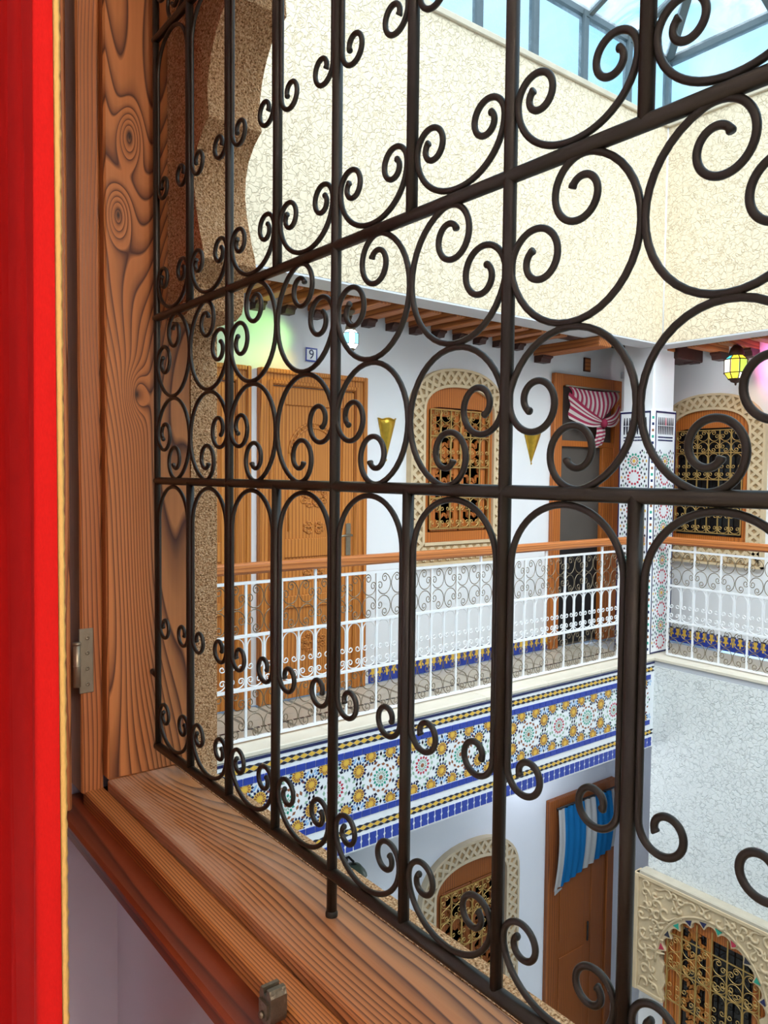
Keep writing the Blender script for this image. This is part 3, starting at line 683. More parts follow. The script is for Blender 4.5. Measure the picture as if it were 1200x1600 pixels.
# ------------------------------------------------------------------ far windows, built facing -y
def arch_path(hw, z0, zs, rise, n=20, e=2.3):
    pts = [(-hw, z0), (-hw, (z0+zs)/2), (-hw, zs)]
    for k in range(1, n):
        a = PI-PI*k/n; c, s_ = math.cos(a), math.sin(a)
        pts.append((hw*math.copysign(abs(c)**(2/e), c), zs+rise*abs(s_)**(2/e)))
    return pts+[(hw, zs), (hw, (z0+zs)/2), (hw, z0)]
def relief(b, path, ctr_off, wd, y, step=.05):
    # woven slanted pieces following a path
    ds = [0]
    for p, q in zip(path[:-1], path[1:]): ds.append(ds[-1]+math.hypot(q[0]-p[0], q[1]-p[1]))
    n = int(ds[-1]/step); 
    for k in range(n):
        d = (k+.5)*ds[-1]/n; i = max(j for j in range(len(ds)-1) if ds[j] <= d); t = (d-ds[i])/max(1e-9, ds[i+1]-ds[i])
        p, q = path[i], path[i+1]; x, z = p[0]+(q[0]-p[0])*t, p[1]+(q[1]-p[1])*t; l = math.hypot(q[0]-p[0], q[1]-p[1]); tx, tz = (q[0]-p[0])/l, (q[1]-p[1])/l; nx, nz2 = -tz, tx
        for sg in (1, -1):
            ux, uz = tx*.64+nx*sg*.77, tz*.64+nz2*sg*.77; vx, vz = -uz, ux; a, c = wd*.62, .012
            b.prism([(x+ux*a+vx*c, z+uz*a+vz*c), (x-ux*a+vx*c, z-uz*a+vz*c), (x-ux*a-vx*c, z-uz*a-vz*c), (x+ux*a-vx*c, z+uz*a-vz*c)], y-.012-(.0015 if sg > 0 else 0), y)
def star_strips(b, cx_, cz_, R, y0, y1, wd=.012):
    n = 8
    P8 = [(cx_+R*(1 if k % 2 else .62)*math.cos(PI/8*k), cz_+R*(1 if k % 2 else .62)*math.sin(PI/8*k)) for k in range(16)]
    for p, q in zip(P8, P8[1:]+P8[:1]):
        dx, dz = q[0]-p[0], q[1]-p[1]; l = math.hypot(dx, dz); ox, oz = -dz/l*wd/2, dx/l*wd/2
        b.prism([(p[0]+ox, p[1]+oz), (q[0]+ox, q[1]+oz), (q[0]-ox, q[1]-oz), (p[0]-ox, p[1]-oz)], y0, y1)
def shutters(win, hw, z0, z1, mat, y=-.012):
    MB().box(-hw, hw, -.006, -.002, z0, z1).build('pane', M['black_glass'], win)
    for sx in (-1, 1):
        f = MB(); xa, xb = sorted((sx*.006, sx*(hw-.03)))
        f.box(xa, xa+.045, y-.02, y, z0, z1, .003); f.box(xb-.045, xb, y-.02, y, z0, z1, .003); f.box(xa+.045, xb-.045, y-.02, y, z0, z0+.06, .003); f.box(xa+.045, xb-.045, y-.02, y, z1-.06, z1, .003)
        sh = f.build('shutter', mat, win)
        g_ = MB(); xc = (xa+xb)/2; h = z1-z0-.12; nst = max(3, int(h/.22)); st_ = h/nst
        for i in range(nst): star_strips(g_, xc, z0+.06+st_*(i+.5), min(.10, (xb-xa)/2-.03), y-.014, y-.002, .020)
        for i in range(nst+1):
            zc = z0+.06+st_*i; R = .045
            if i not in (0, nst): g_.prism([(xc-R*1.5, zc), (xc, zc-R), (xc+R*1.5, zc), (xc, zc+R)], y-.012, y-.002)
        for i in range(nst):
            for sxx in (-1, 1):
                ex = xc+sxx*((xb-xa)/2-.045); zc = z0+.06+st_*(i+.5)
                g_.prism([(ex, zc-.06), (ex, zc+.06), (ex-sxx*.022, zc)], y-.012, y-.002); g_.prism([(ex, zc-st_/2-.035), (ex, zc-st_/2+.035), (ex-sxx*.05, zc-st_/2)], y-.012, y-.002)
        g_.build('lattice', mat, sh, kind='stuff')
def gilt_grille(win, hw, z0, z1, mat, y=-.046, nb=6, top=None):
    gl = MB().box(-hw, hw, y-.004, y+.004, z0-.004, z0+.004).build('grille', mat, win, label='thin gilded iron grille')
    H = z1-z0; cw_ = 2*hw/nb; rows = [0, .26, .52, .78, 1.0]
    for q in rows[1:]:
        MB().box(-hw, hw, y-.004, y+.004, z0+H*q-.004, z0+H*q+.004).build('bar', mat, gl)
    me = MB().box(-.0045, .0045, y-.0045, y+.0045, z0, z1).mesh('bar', mat)
    for i in range(nb+1): link('bar', me, gl, (-hw+i*cw_, 0, 0))
    sc_ = MB()
    def add(pts, x, z): sc_.tube([(x+px, y-.001, z+pz) for px, pz in pts], .0032, 4)
    for i in range(nb):
        x = -hw+(i+.5)*cw_
        add(U_curve(cw_/2-.006, cw_*.36, cw_*.17), x, z0+.007); add(U_curve(cw_/2-.006, cw_*.36, cw_*.17), x, z0+H*.52+.007)
        add(A_curve(cw_/2-.006, cw_*.4, cw_*.7, cw_*.17), x, z0+H*.26-.007)
        hc_ = H*.22/2
        for sz in (1, -1): add([(a*cw_, c*hc_) for a, c in C_curve(.46, .2, (-1, 1)[i % 2], sz)], x, z0+H*.89+sz*hc_/2)
        add(A_curve(cw_/2-.006, cw_*.4, H*.12, cw_*.17), x, z0+H*.78-.007)
    sc_.build('scrolls', mat, gl, fix=False, kind='stuff')
def arched_window(name, label, loc, rz, mats, scale=1.0, bare=False):
    wmat, smat, gmat = mats
    w_ = thing(name, label, 'window', loc, rz, kind='structure'); hw, hi = .49*scale, .352*scale
    z0, zs, rise = 0, 1.10*scale, .365*scale; iz0, izs, irise = .17*scale, 1.14*scale, .185*scale
    O = arch_path(hw, z0, zs, rise); I = arch_path(hi, iz0, izs, irise); Md = [((a+c)/2, (b_+d)/2) for (a, b_), (c, d) in zip(O, I)]
    b = MB(); b.cur = 0; O2 = [(x+(mx-x)*.14, z+(mz-z)*.14) for (x, z), (mx, mz) in zip(O, I)]; I2 = [(x+(mx-x)*.16, z+(mz-z)*.16) for (x, z), (mx, mz) in zip(I, O)]
    b.strip(O, O2, -.055, 0); b.strip(I2, I, -.055, 0); b.box(-hw, hw, -.055, 0, z0, z0+.02); b.box(-hi, hi, -.055, 0, iz0-.022, iz0)
    b.cur = 1; b.strip(O2, I2, -.040, 0); b.box(-hw+.02, hw-.02, -.040, 0, z0+.02, iz0-.022)
    sr = b.build('surround', [smat, M['carved_shade']], w_)
    b = MB(); relief(b, Md, 0, .098*scale, -.040, .074*scale)
    relief(b, [(-hw+.06, (z0+iz0)/2), (hw-.06, (z0+iz0)/2)], 0, .098*scale, -.040, .074*scale)
    b.build('woven_relief', smat, sr, fix=False, kind='stuff')
    # timber frame filling the arch
    F = arch_path(hi-.001, iz0, izs, irise); sq = .58*scale
    ft = MB(); ft.strip(F, [(x*.87, min(z*1.0 if z < izs else izs+(z-izs)*.2, izs+.03)) for x, z in F], -.030, -.001); ft.box(-hi+.001, hi-.001, -.034, -.001, iz0, iz0+.075, .004)
    ft.build('frame', wmat, w_)
    b = MB(); b.box(-hi+.012, hi-.012, -.006, -.0005, iz0+.01, izs+irise*.55); b.build('backing', M['black_glass'], w_)
    if not bare: shutters(w_, hi-.045, iz0+.08, izs+.02, wmat)
    gilt_grille(w_, hi-.05, iz0+.10, izs+.01, gmat)
    return w_
arched_window('window_2', 'arched window with carved surround and gilded grille near door nine', (WXL, 4.065, -.665), PI/2, (M['door2'], M['carved'], M['gold']))
arched_window('window_3', 'arched window with carved surround behind the hanging lantern at right', (-3.59, WYB, -.740), 0, (M['door2'], M['carved'], M['gold']), 1.0, True)
arched_window('window_4', 'lower arched window with grey carved surround under the tile band', (WXL, 4.265, -2.88-1.465*1.1), PI/2, (M['door3'], M['carved2'], M['gold']), 1.1)

# lower right: carved plaster panel with a scalloped arch
w5 = thing('window_5', 'scalloped arched window in a carved plaster panel at bottom right', 'window', (-3.03, YB, -5.2), 0, kind='structure')
R5, zc5 = .39, 1.26; n5 = 11
top = []
for k in range(n5):
    a0 = PI-PI*k/n5; a1 = PI-PI*(k+1)/n5
    A = (R5*math.cos(a0), zc5+.46*math.sin(a0)); B = (R5*math.cos(a1), zc5+.46*math.sin(a1)); nx, nz2 = -(B[1]-A[1]), B[0]-A[0]; l = math.hypot(nx, nz2); nx /= l; nz2 /= l
    for j in range(6):
        q = j/6; h = .05*(4*q*(1-q))**.6; top.append((A[0]+(B[0]-A[0])*q+nx*h, A[1]+(B[1]-A[1])*q+nz2*h))
top.append((R5, zc5)); lo5 = .98
inner = [(-R5+.01, lo5), (-R5-.012, lo5+.07), (-R5+.015, lo5+.14), (-R5-.010, lo5+.21)]+top+[(R5+.010, lo5+.21), (R5-.015, lo5+.14), (R5+.012, lo5+.07), (R5-.01, lo5)]
polyp = inner+[(.66, lo5), (.66, 1.93), (-.66, 1.93), (-.66, lo5)]
concave_prism('carved_panel', polyp, -.09, -.001, M['carved'], w5)
b = MB()
for x0, x1, z0, z1 in ((-.68, -.63, lo5-.04, 1.93), (.63, .68, lo5-.04, 1.93), (-.63, .63, 1.90, 1.935)): b.box(x0, x1, -.105, -.001, z0, z1, .006)
b.box(-.66, -.39, -.10, -.001, lo5-.035, lo5-.0005, .006); b.box(.39, .66, -.10, -.001, lo5-.035, lo5-.0005, .006); b.build('border_moulding', M['carved'], w5)
b = MB(); E5 = [((R5+.075)*math.cos(PI-PI*k/40), zc5+.545*math.sin(PI-PI*k/40)) for k in range(41)]
b.tube([(x, -.093, z) for x, z in E5], .010, 6); b.build('arch_bead', M['carved'], w5)
b = MB(); rnd = random.Random(5)
cells = []
def inside(x, z): return ((x/(R5+.10))**2+((z-zc5)/.58)**2 > 1 or z < zc5 and abs(x) > R5+.09) and abs(x) < .60 and lo5+.03 < z < 1.87
tries = 0
while len(cells) < 150 and tries < 9000:
    tries += 1; x, z, r = rnd.uniform(-.6, .6), rnd.uniform(lo5, 1.88), rnd.choice((.062, .050, .038, .030))
    if inside(x, z) and all(math.hypot(x-a, z-c) > (r+rr_)*.82 for a, c, rr_ in cells): cells.append((x, z, r))
for x, z, r in cells:
    sg = rnd.choice((1, -1)); h0 = rnd.uniform(0, 2*PI)
    pts = turtle((0, 0), h0, [(r*.25, r*.95, sg*math.radians(330)), (r*1.6, r*2.4, -sg*math.radians(50))])
    n_ = len(pts); b.tube([(x+p, -.094, z+q) for p, q in pts], [.007+.006*math.sin(PI*i/(n_-1)) for i in range(n_)], 5)
b.build('arabesque', M['carved'], w5, fix=False, kind='stuff')
cm = [M['z_red'], M['z_green'], M['z_navy'], M['z_navy'], M['z_green'], M['z_black']]
for k in range(n5+1):
    a = PI-PI*k/n5; ca, sa_ = math.cos(a), math.sin(a)
    if k in (0, n5): continue
    p0 = (ca*(R5+.045), zc5+.505*sa_); 
    tx, tz = -sa_, ca
    b = MB(); b.prism([(p0[0]+tx*.03+ca*.012, p0[1]+tz*.03+sa_*.012), (p0[0]-tx*.03+ca*.012, p0[1]-tz*.03+sa_*.012), (ca*(R5+.015), zc5+.475*sa_)], -.0935, -.0895); b.build('coloured_glass', cm[(k*5+1) % 6], w5)
MB().box(-.66, .66, -.012, -.001, 0, lo5-.04).build('lower_panel', M['white'], w5)
b = MB(); b.box(-R5-.02, R5+.02, -.016, -.012, .3, 1.75); b.build('backing', M['black_glass'], w5)
fr5 = MB(); fr5.box(-R5-.02, -R5+.075, -.055, -.013, .3, 1.75, .005); fr5.box(R5-.075, R5+.02, -.055, -.013, .3, 1.75, .005); fr5.box(-R5+.07, R5-.07, -.05, -.013, 1.64, 1.75, .005); fr5.build('frame', M['door2'], w5)
b = MB(); b.box(-.20-.11, -.20+.14, -.03, -.017, .3, 1.62, .003)
e5 = thing
sh5 = MB()
for xx in (-.315, -.06): sh5.box(xx, xx+.05, -.04, -.017, .3, 1.64, .004)
sh5 = sh5.build('shutter', M['door'], w5)
g5 = MB()
for i in range(5): star_strips(g5, -.163, .5+i*.25, .10, -.034, -.02, .022); g5.prism([(-.163-.06, .62+i*.25), (-.163, .58+i*.25), (-.163+.06, .62+i*.25), (-.163, .66+i*.25)], -.034, -.02)
g5.build('lattice', M['door'], sh5, kind='stuff')
gl5 = MB().box(-R5, R5, -.078, -.070, .996, 1.004).build('grille', M['gold'], w5, label='thin gilded iron grille')
for z in (.45, .72, 1.27, 1.55): MB().box(-R5, R5, -.078, -.070, z-.004, z+.004).build('bar', M['gold'], gl5)
me = MB().box(-.0045, .0045, -.0785, -.0695, .3, 1.72).mesh('bar', M['gold'])
for i in range(7): link('bar', me, gl5, (-R5+.02+i*.125, 0, 0))
b = MB()
for i in range(6):
    x = -R5+.0825+i*.125
    for z0 in (1.0, .45, 1.27): b.tube([(x+p, -.074, z0+.006+q) for p, q in U_curve(.055, .045, .022)], .0032, 4)
    for z1 in (1.27, .72): b.tube([(x+p, -.074, z1-.006+q) for p, q in A_curve(.055, .05, .13, .022)], .0032, 4)
    for sz in (1, -1): b.tube([(x+p*.125, -.074, 1.41+sz*.065+q*.13) for p, q in C_curve(.46, .2, (-1, 1)[i % 2], sz)], .0032, 4)
b.build('scrolls', M['gold'], gl5, fix=False, kind='stuff')
b = MB(); b.box(XA-.02, XR-.6, YB-.10, YB-.0005, -3.275, -3.235, .008); b.box(XA-.01, XR-.6, YB-.07, YB-.0005, -3.31, -3.276, .006); st('trim_5', b, M['cap'], 'weathered stone ledge above the carved arch at bottom right', 'ledge')

# ------------------------------------------------------------------ doors (facing -y)
def door(name, label, loc, rz, wd, h, mat, number=False):
    d = thing(name, label, 'door', loc, rz, kind='structure'); cs = .10
    b = MB()
    for x0, x1, z0, z1 in ((-wd/2, -wd/2+cs, 0, h), (wd/2-cs, wd/2, 0, h), (-wd/2+cs, wd/2-cs, h-cs, h)): b.box(x0, x1, -.035, 0, z0, z1, .004)
    for x0, x1, z0, z1 in ((-wd/2, -wd/2+.03, 0, h), (wd/2-.03, wd/2, 0, h), (-wd/2+.03, wd/2-.03, h-.03, h)): b.box(x0, x1, -.052, -.0355, z0, z1, .006)
    for x0, x1, z0, z1 in ((-wd/2+cs-.03, -wd/2+cs-.006, 0, h-cs+.03), (wd/2-cs+.006, wd/2-cs+.03, 0, h-cs+.03), (-wd/2+cs-.006, wd/2-cs+.006, h-cs+.006, h-cs+.03)): b.box(x0, x1, -.044, -.0355, z0, z1, .004)
    b.build('casing', mat, d)
    lw = wd-2*cs-.006; lf = MB().box(-lw/2, lw/2, -.018, -.001, .01, h-cs-.005).build('leaf', mat, d)
    f = MB(); t = h-cs-.01
    for x0, x1, z0, z1 in ((-lw/2, -lw/2+.09, .01, t), (lw/2-.09, lw/2, .01, t), (-lw/2+.09, lw/2-.09, .01, .16), (-lw/2+.09, lw/2-.09, .93, 1.05), (-lw/2+.09, lw/2-.09, .60, .68), (-lw/2+.09, lw/2-.09, t-.11, t)): f.box(x0, x1, -.030, -.0185, z0, z1, .004)
    f.build('rails', mat, lf)
    cv = MB(); r = lw/2-.12
    for rr_ in (r, r*.86): cv.tube([(rr_*math.cos(PI*k/24), -.020, 1.60+rr_*1.05*math.sin(PI*k/24)) for k in range(25)], .008, 5)
    for sx in (-1, 1): cv.tube([(sx*r, -.020, 1.60), (sx*r, -.020, 1.1)], .007, 5)
    for k in range(13): a = PI*k/12; cv.box(r*.93*math.cos(a)-.008, r*.93*math.cos(a)+.008, -.028, -.018, 1.60+r*.97*math.sin(a)-.008, 1.60+r*.97*math.sin(a)+.008, .003)
    for z0, k0 in ((1.32, .075), (1.12, .045), (.81, .05), (.36, .07)):
        for sx in (-1, 1):
            for sz in (-1, 1): cv.tube([(sx*(.045+p*k0*1.6), -.020, z0+sz*(k0*.4+q*k0)) for p, q in C_curve(.46, .2, 1, 1)], .006, 5)
    cv.build('carving', mat, lf, fix=False, kind='stuff')
    if number:
        hp = MB().box(lw/2-.065, lw/2-.025, -.040, -.031, .92, 1.14, .006).build('handle_plate', M['steel'], lf)
        b = MB(); b.tube([(lw/2-.045, -.04, 1.06), (lw/2-.045, -.075, 1.06), (lw/2-.10, -.08, 1.06), (lw/2-.15, -.078, 1.055)], .008, 8)
    return d
door('door_1', 'plain honey pine door partly behind the stone jamb at far left', (WXL, 1.86, ZF), PI/2, .88, 2.13, M['door'])
d9 = door('door_2', 'carved honey pine door under the number nine tile', (WXL, 2.775, ZF), PI/2, .83, 2.13, M['door'], True)
b = MB(); b.tube([(.27, -.04, 1.06), (.27, -.075, 1.06), (.20, -.08, 1.06), (.16, -.078, 1.055)], .008, 8); b.build('handle', M['steel'], d9)
def doorway(name, label, loc, rz, wd, h, mat, back, panel):
    d = thing(name, label, 'door', loc, rz, kind='structure'); cs = .10; b = MB()
    for x0, x1, z0, z1 in ((-wd/2, -wd/2+cs, 0, h), (wd/2-cs, wd/2, 0, h), (-wd/2+cs, wd/2-cs, h-cs, h)): b.box(x0, x1, -.05, 0, z0, z1, .006)
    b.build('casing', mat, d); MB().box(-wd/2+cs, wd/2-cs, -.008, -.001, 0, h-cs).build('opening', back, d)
    return d
d3 = doorway('door_3', 'doorway with dark screen and striped rose curtain beside the column', (WXL, 5.60, ZF), PI/2, .92, 2.34, M['door2'], M['night'], None)
MB().box(-.36, .36, -.04, -.0085, 1.73, 1.78, .004).build('transom', M['door2'], d3)
b = MB(); b.box(.20, .36, -.045, -.0085, 0, 1.73, .004); b.box(.22, .34, -.05, -.0455, .2, 1.6, .004); b.build('leaf', M['door2'], d3)
MB().box(-.355, .195, -.012, -.0085, .02, .84).build('lower_screen', M['black'], d3)
d4 = doorway('door_4', 'lower wooden door behind a blue and white curtain', (WXL, 5.645, Z2), PI/2, .93, 2.55, M['door3'], M['night'], None)
b = MB(); b.box(-.36, .10, -.04, -.0085, 0, 2.43, .004); b.box(-.30, .04, -.048, -.0405, .3, 1.1, .006); b.box(-.30, .04, -.048, -.0405, 1.25, 2.0, .006); b.build('leaf', M['door3'], d4)
b = MB(); b.box(.105, .36, -.03, -.0085, 0, 2.43, .004); b.box(.15, .32, -.036, -.0305, .3, 2.0, .006); b.build('leaf', M['door3'], d4)
MB().box(.085, .105, -.055, -.0405, 1.12, 1.3, .004).build('lock_plate', M['black'], d4)

# rose striped curtain knotted in the doorway
rc = thing('curtain', 'rose and cream striped curtain knotted high in the dark doorway', 'curtain', (WXL+.055, 5.60, .20), PI/2)
def fan(cols, name, mats, edge_top, edge_bot, n, m=8, ripple=.012, nstr=2):
    b = MB(); b.s = True; vs = []
    for j in range(m+1):
        for i in range(n+1):
            q = i/n; t = j/m; A = edge_top(q); B = edge_bot(q); x = A[0]+(B[0]-A[0])*t; z = A[1]+(B[1]-A[1])*t
            vs.append((x, -.030-ripple*math.sin(q*n*PI/2.0)*(1-.3*t)-.03*math.sin(t*PI), z))
    off = len(b.v); b.v += vs
    for j in range(m):
        for i in range(n):
            b.f.append((off+j*(n+1)+i, off+j*(n+1)+i+1, off+(j+1)*(n+1)+i+1, off+(j+1)*(n+1)+i)); b.m.append(cols(i, j)); b.sm.append(True)
    return b
KX, KZ = .10, .27
def vee(q): x = -.34+.68*q; return (x, KZ+.02+(abs(x-KX)/(.44 if x < KX else .24))**1.15*.17)
b = fan(lambda i, j: i % 2, 'swag', None, lambda q: (-.34+.68*q, .56-.015*math.sin(PI*q)), lambda q: (vee(q)[0]*.92+KX*.08, vee(q)[1]), 44); b.build('swag', [M['pink_cloth'], M['cream_cloth']], rc)
for sx in (-1, 1):
    ex = -.35 if sx < 0 else .35; wz = .17 if sx < 0 else .12
    b = MB(); n, m = 8, 14; vs = []
    for j in range(m+1):
        tt = j/m; wdt = wz*(1-tt)**.8+.05; zc = .40+(KZ+.01-.40)*tt-.035*math.sin(PI*tt)
        for i in range(n+1):
            q = i/n-.5; vs.append((ex+(KX-ex)*tt, -.052-.012*math.cos(q*PI*3)-.03*math.sin(PI*tt), zc+wdt*q*-1))
    b.idx(vs, [(j*(n+1)+i, j*(n+1)+i+1, (j+1)*(n+1)+i+1, (j+1)*(n+1)+i) for j in range(m) for i in range(n)], True)
    b.m = [(k % n) % 2 for k in range(m*n)]; b.build('side_gather', [M['pink_cloth'], M['cream_cloth']], rc, fix=False)
b = fan(lambda i, j: j % 2, 'tail', None, lambda q: (KX-.05+.10*q, KZ), lambda q: (KX-.14+.17*q, .03+.05*q), 8, 12, .014); b.build('tail', [M['pink_cloth'], M['cream_cloth']], rc)
b = MB(); b.lathe([(0, -.04), (.022, -.03), (.032, 0), (.022, .03), (0, .04)], 12, (KX, -.075, KZ)); b.build('knot', M['pink_cloth'], rc)
MB().tube([(-.37, -.03, .565), (.37, -.03, .565)], .008, 8).build('rod', M['steel'], rc)
# blue and white curtain below
bc = thing('curtain', 'bright blue and grey white striped curtain over the lower door', 'curtain', (WXL+.06, 5.645, -3.50), PI/2)
def bcol(i, j): q = i/40; return 1 if q < .10 or .46 < q < .62 or q > .92 else 0
b = fan(bcol, 'cloth', None, lambda q: (-.40+.78*q, .63), lambda q: (-.44+.84*q, -.02-.06*(1-q)+.10*q), 40, 10, .016); b.build('cloth', [M['blue_cloth'], M['grey_cloth']], bc)
b = MB()
for i in range(16): b.box(-.44+i*.006, -.437+i*.006, -.04, -.036, -.11+.002*i, -.07)
b.build('fringe', M['grey_cloth'], bc, kind='stuff')
MB().tube([(-.42, -.03, .64), (.40, -.03, .64)], .009, 8).build('rod', M['black'], bc)

# ------------------------------------------------------------------ small wall things
nt = thing('number_tile', 'small blue and white house number tile above the carved door', 'tile', (WXL, 2.754, .777), PI/2)
MB().box(-.045, .045, -.012, -.0005, -.045, .045, .002).build('tile_body', M['z_white'], nt)
b = MB()
for x0, x1, z0, z1 in ((-.045, .045, .035, .045), (-.045, .045, -.045, -.035), (-.045, -.036, -.035, .035), (.036, .045, -.035, .035)): b.box(x0, x1, -.0135, -.0121, z0, z1)
b.build('blue_border', M['z_blue'], nt)
fc = bpy.data.curves.new('nine', 'FONT'); fc.body = '9'; fc.size = .085; fc.align_x = 'CENTER'; fc.align_y = 'CENTER'; fc.extrude = .0008
fo = bpy.data.objects.new('tmp', fc); C.objects.link(fo); bpy.context.view_layer.update()
me9 = bpy.data.meshes.new_from_object(fo.evaluated_get(bpy.context.evaluated_depsgraph_get())); bpy.data.objects.remove(fo)
me9.materials.clear(); me9.materials.append(M['z_navy']); o9 = link('numeral', me9, nt, (0, -.0132, .0)); o9.rotation_euler = (PI/2, 0, 0)

def cone_sconce(label, y, zt, hgt, wd):
    c = thing('cone_sconce', label, 'wall lamp', (WXL, y, zt), PI/2, 'brass cone wall lamps')
    b = MB(); b.s = True; n = 18; vs = []; fs = []
    for j in range(9):
        t = j/8; r = .004+(wd/2-.004)*t
        for k in range(n+1):
            a = PI+PI*k/n; sc2 = (.012*abs(math.sin(2.5*a)) if j == 8 else 0); vs.append((r*math.cos(a)*1.0, -.002+r*.75*math.sin(a), -hgt+hgt*t+sc2))
    for j in range(8):
        for k in range(n): fs.append((j*(n+1)+k, j*(n+1)+k+1, (j+1)*(n+1)+k+1, (j+1)*(n+1)+k))
    b.idx(vs, fs, True); o = b.build('cone_shell', M['brass'], c); md = o.modifiers.new('thick', 'SOLIDIFY'); md.thickness = .003
    b = MB(); b.tube([(wd/2*math.cos(PI+PI*k/n), -.002+wd/2*.75*math.sin(PI+PI*k/n), .012*abs(math.sin(2.5*(PI+PI*k/n)))) for k in range(n+1)], .004, 6); b.build('rim', M['brass'], c)
    b = MB(); b.lathe([(0, -.02), (.007, -.012), (.004, 0)], 8, (0, -.006, -hgt)); b.build('finial', M['brass'], c)
    return c
cone_sconce('brass cone wall lamp between the carved door and arched window', 3.385, .385, .27, .15)
cone_sconce('brass cone wall lamp between the arched window and curtained doorway', 4.905, .365, .25, .19)
pq = thing('plaque', 'small plain brown wooden plaque above the striped curtain', 'plaque', (WXL, 5.60, .98), PI/2)
MB().box(-.045, .045, -.016, -.0005, -.06, .06, .003).build('board', M['beam_dark'], pq); MB().box(-.037, .037, -.019, -.0165, -.052, .052, .001).build('face_panel', M['beam'], pq)
scm_ = thing('security_camera', 'small security camera on the wall above the doorway corner', 'camera', (WXL, 6.12, .93), PI/2)
MB().box(-.02, .02, -.03, -.0005, -.03, .03, .004).build('mount', M['concrete'], scm_)
b = MB(); b.tube([(0, -.03, 0), (0, -.07, .0), (.01, -.10, -.005)], .009, 8); b.build('arm', M['concrete'], scm_)
b = MB(); b.lathe([(0, .035), (.022, .03), (.034, .012), (.034, -.012), (.022, -.03), (0, -.035)], 14, (.012, -.12, -.02)); b.build('housing', M['white_iron'], scm_)
b = MB(); b.lathe([(0, .014), (.012, .008), (.014, 0), (0, -.014)], 12, (.015, -.152, -.022)); b.build('lens', M['black_glass'], scm_)

# lanterns
def spot(name, parent, loc, d, power, col, ang=100, r=.03):
    l = bpy.data.lights.new(name, 'SPOT'); l.energy = power; l.color = col; l.spot_size = math.radians(ang); l.spot_blend = 1; l.shadow_soft_size = r
    o = bpy.data.objects.new(name, l); C.objects.link(o); o.parent = parent; o.location = loc; o.rotation_euler = Vector(d).to_track_quat('-Z', 'Y').to_euler(); return o
def lantern(label, loc, R, H, cols, hang, metal):
    l = thing('lantern', label, 'lantern', loc)
    n = 8; prof = [(R*.55, H*.30), (R, H*.18), (R, -H*.18), (R*.62, -H*.34)]
    for k in range(n):
        a0, a1 = 2*PI*k/n, 2*PI*(k+1)/n; am = (a0+a1)/2
        for seg in range(3):
            (r0, z0), (r1, z1) = prof[seg], prof[seg+1]; q = .06
            p = [(r0*math.cos(a0+q), r0*math.sin(a0+q), z0), (r0*math.cos(a1-q), r0*math.sin(a1-q), z0), (r1*math.cos(a1-q), r1*math.sin(a1-q), z1), (r1*math.cos(a0+q), r1*math.sin(a0+q), z1)]
            b = MB(); b.face(p); c_in = [tuple(Vector(v)*.96) for v in p]; b.face(c_in[::-1]); b.build('pane', cols[(k*(2 if seg != 1 else 1)+seg) % len(cols)], l, fix=False)
    b = MB()
    for k in range(n):
        a = 2*PI*k/n; b.tube([(r*1.02*math.cos(a), r*1.02*math.sin(a), z) for r, z in prof], R*.05, 5)
    for r, z in prof[:]: b.tube([(r*1.02*math.cos(2*PI*k/16), r*1.02*math.sin(2*PI*k/16), z) for k in range(16)], R*.05, 5, True)
    b.build('cage', metal, l)
    b = MB(); b.lathe([(R*.62, H*.30), (R*.66, H*.34), (R*.62, H*.40), (R*.50, H*.50), (R*.28, H*.57), (R*.12, H*.60), (R*.10, H*.68), (0, H*.70)], 16); b.build('dome_cap', metal, l)
    b = MB(); b.lathe([(R*.60, -H*.34), (R*.4, -H*.42), (R*.1, -H*.45), (R*.08, -H*.5), (0, -H*.52)], 12); b.build('base', metal, l)
    b = MB(); z = H*.66; i = 0
    while z < hang-.02:
        pts = [((.010*math.cos(t*PI/4) if i % 2 else 0), (0 if i % 2 else .010*math.cos(t*PI/4)), z+.016+.016*math.sin(t*PI/4)) for t in range(8)]; b.tube(pts, .003, 4, True); z += .026; i += 1
    b.build('chain', metal, l); b = MB(); b.lathe([(.03, hang), (.03, hang-.01), (.008, hang-.03), (0, hang-.03)], 12); b.build('ceiling_hook', metal, l)
    return l
ES = 1
e_w = emit('lit_white_glass', (.9, .98, 1, 1), 5); e_b = emit('lit_blue_glass', (.25, .75, 1, 1), 1.6); e_y = emit('lit_yellow_glass', (1, .85, .05, 1), 1.3); e_g = emit('lit_green_glass', (.55, .85, .1, 1), 1.0); e_c = emit('lit_cyan_glass', (.1, .75, .8, 1), 1.0); e_ww = emit('lit_warm_glass', (1, 1, .8, 1), 1.6); e_p = emit('lit_rose_glass', (1, .3, .6, 1), 1.0)
l1 = lantern('glowing blue white glass lantern under the beams right of tile nine', (-4.15, 2.93, .875), .052, .19, [e_w, e_b, e_w, e_b], .18, M['bare_iron'])
spot('lantern_light', l1, (0, 0, -.01), (-1, .2, -.3), 4.0, (.80, .95, 1), 170)
spot('lantern_green_light', l1, (-.01, -.07, 0), (-.11, -.72, -.02), 24, (.45, 1, .25), 62)
spot('lantern_yellow_light', l1, (-.02, -.065, -.03), (-.15, -.52, -.22), 9, (1, .80, .03), 46)
l2 = lantern('multicoloured glass lantern hanging in front of the right arched window', (-3.205, 6.0, .885), .088, .29, [e_y, e_g, e_ww, e_c, e_p, e_y, e_ww], .165, M['beam_dark'])
spot('lantern_pink_light', l2, (.06, .10, .02), (.55, .60, .05), 11, (1, .18, .55), 140)
spot('lantern_warm_light', l2, (0, .12, -.05), (0, .35, -.6), 1.5, (1, .75, .5), 110)
spot('lantern_low_light', l2, (-.1, .02, .0), (-.5, .3, .0), 2, (.9, .95, 1), 150)
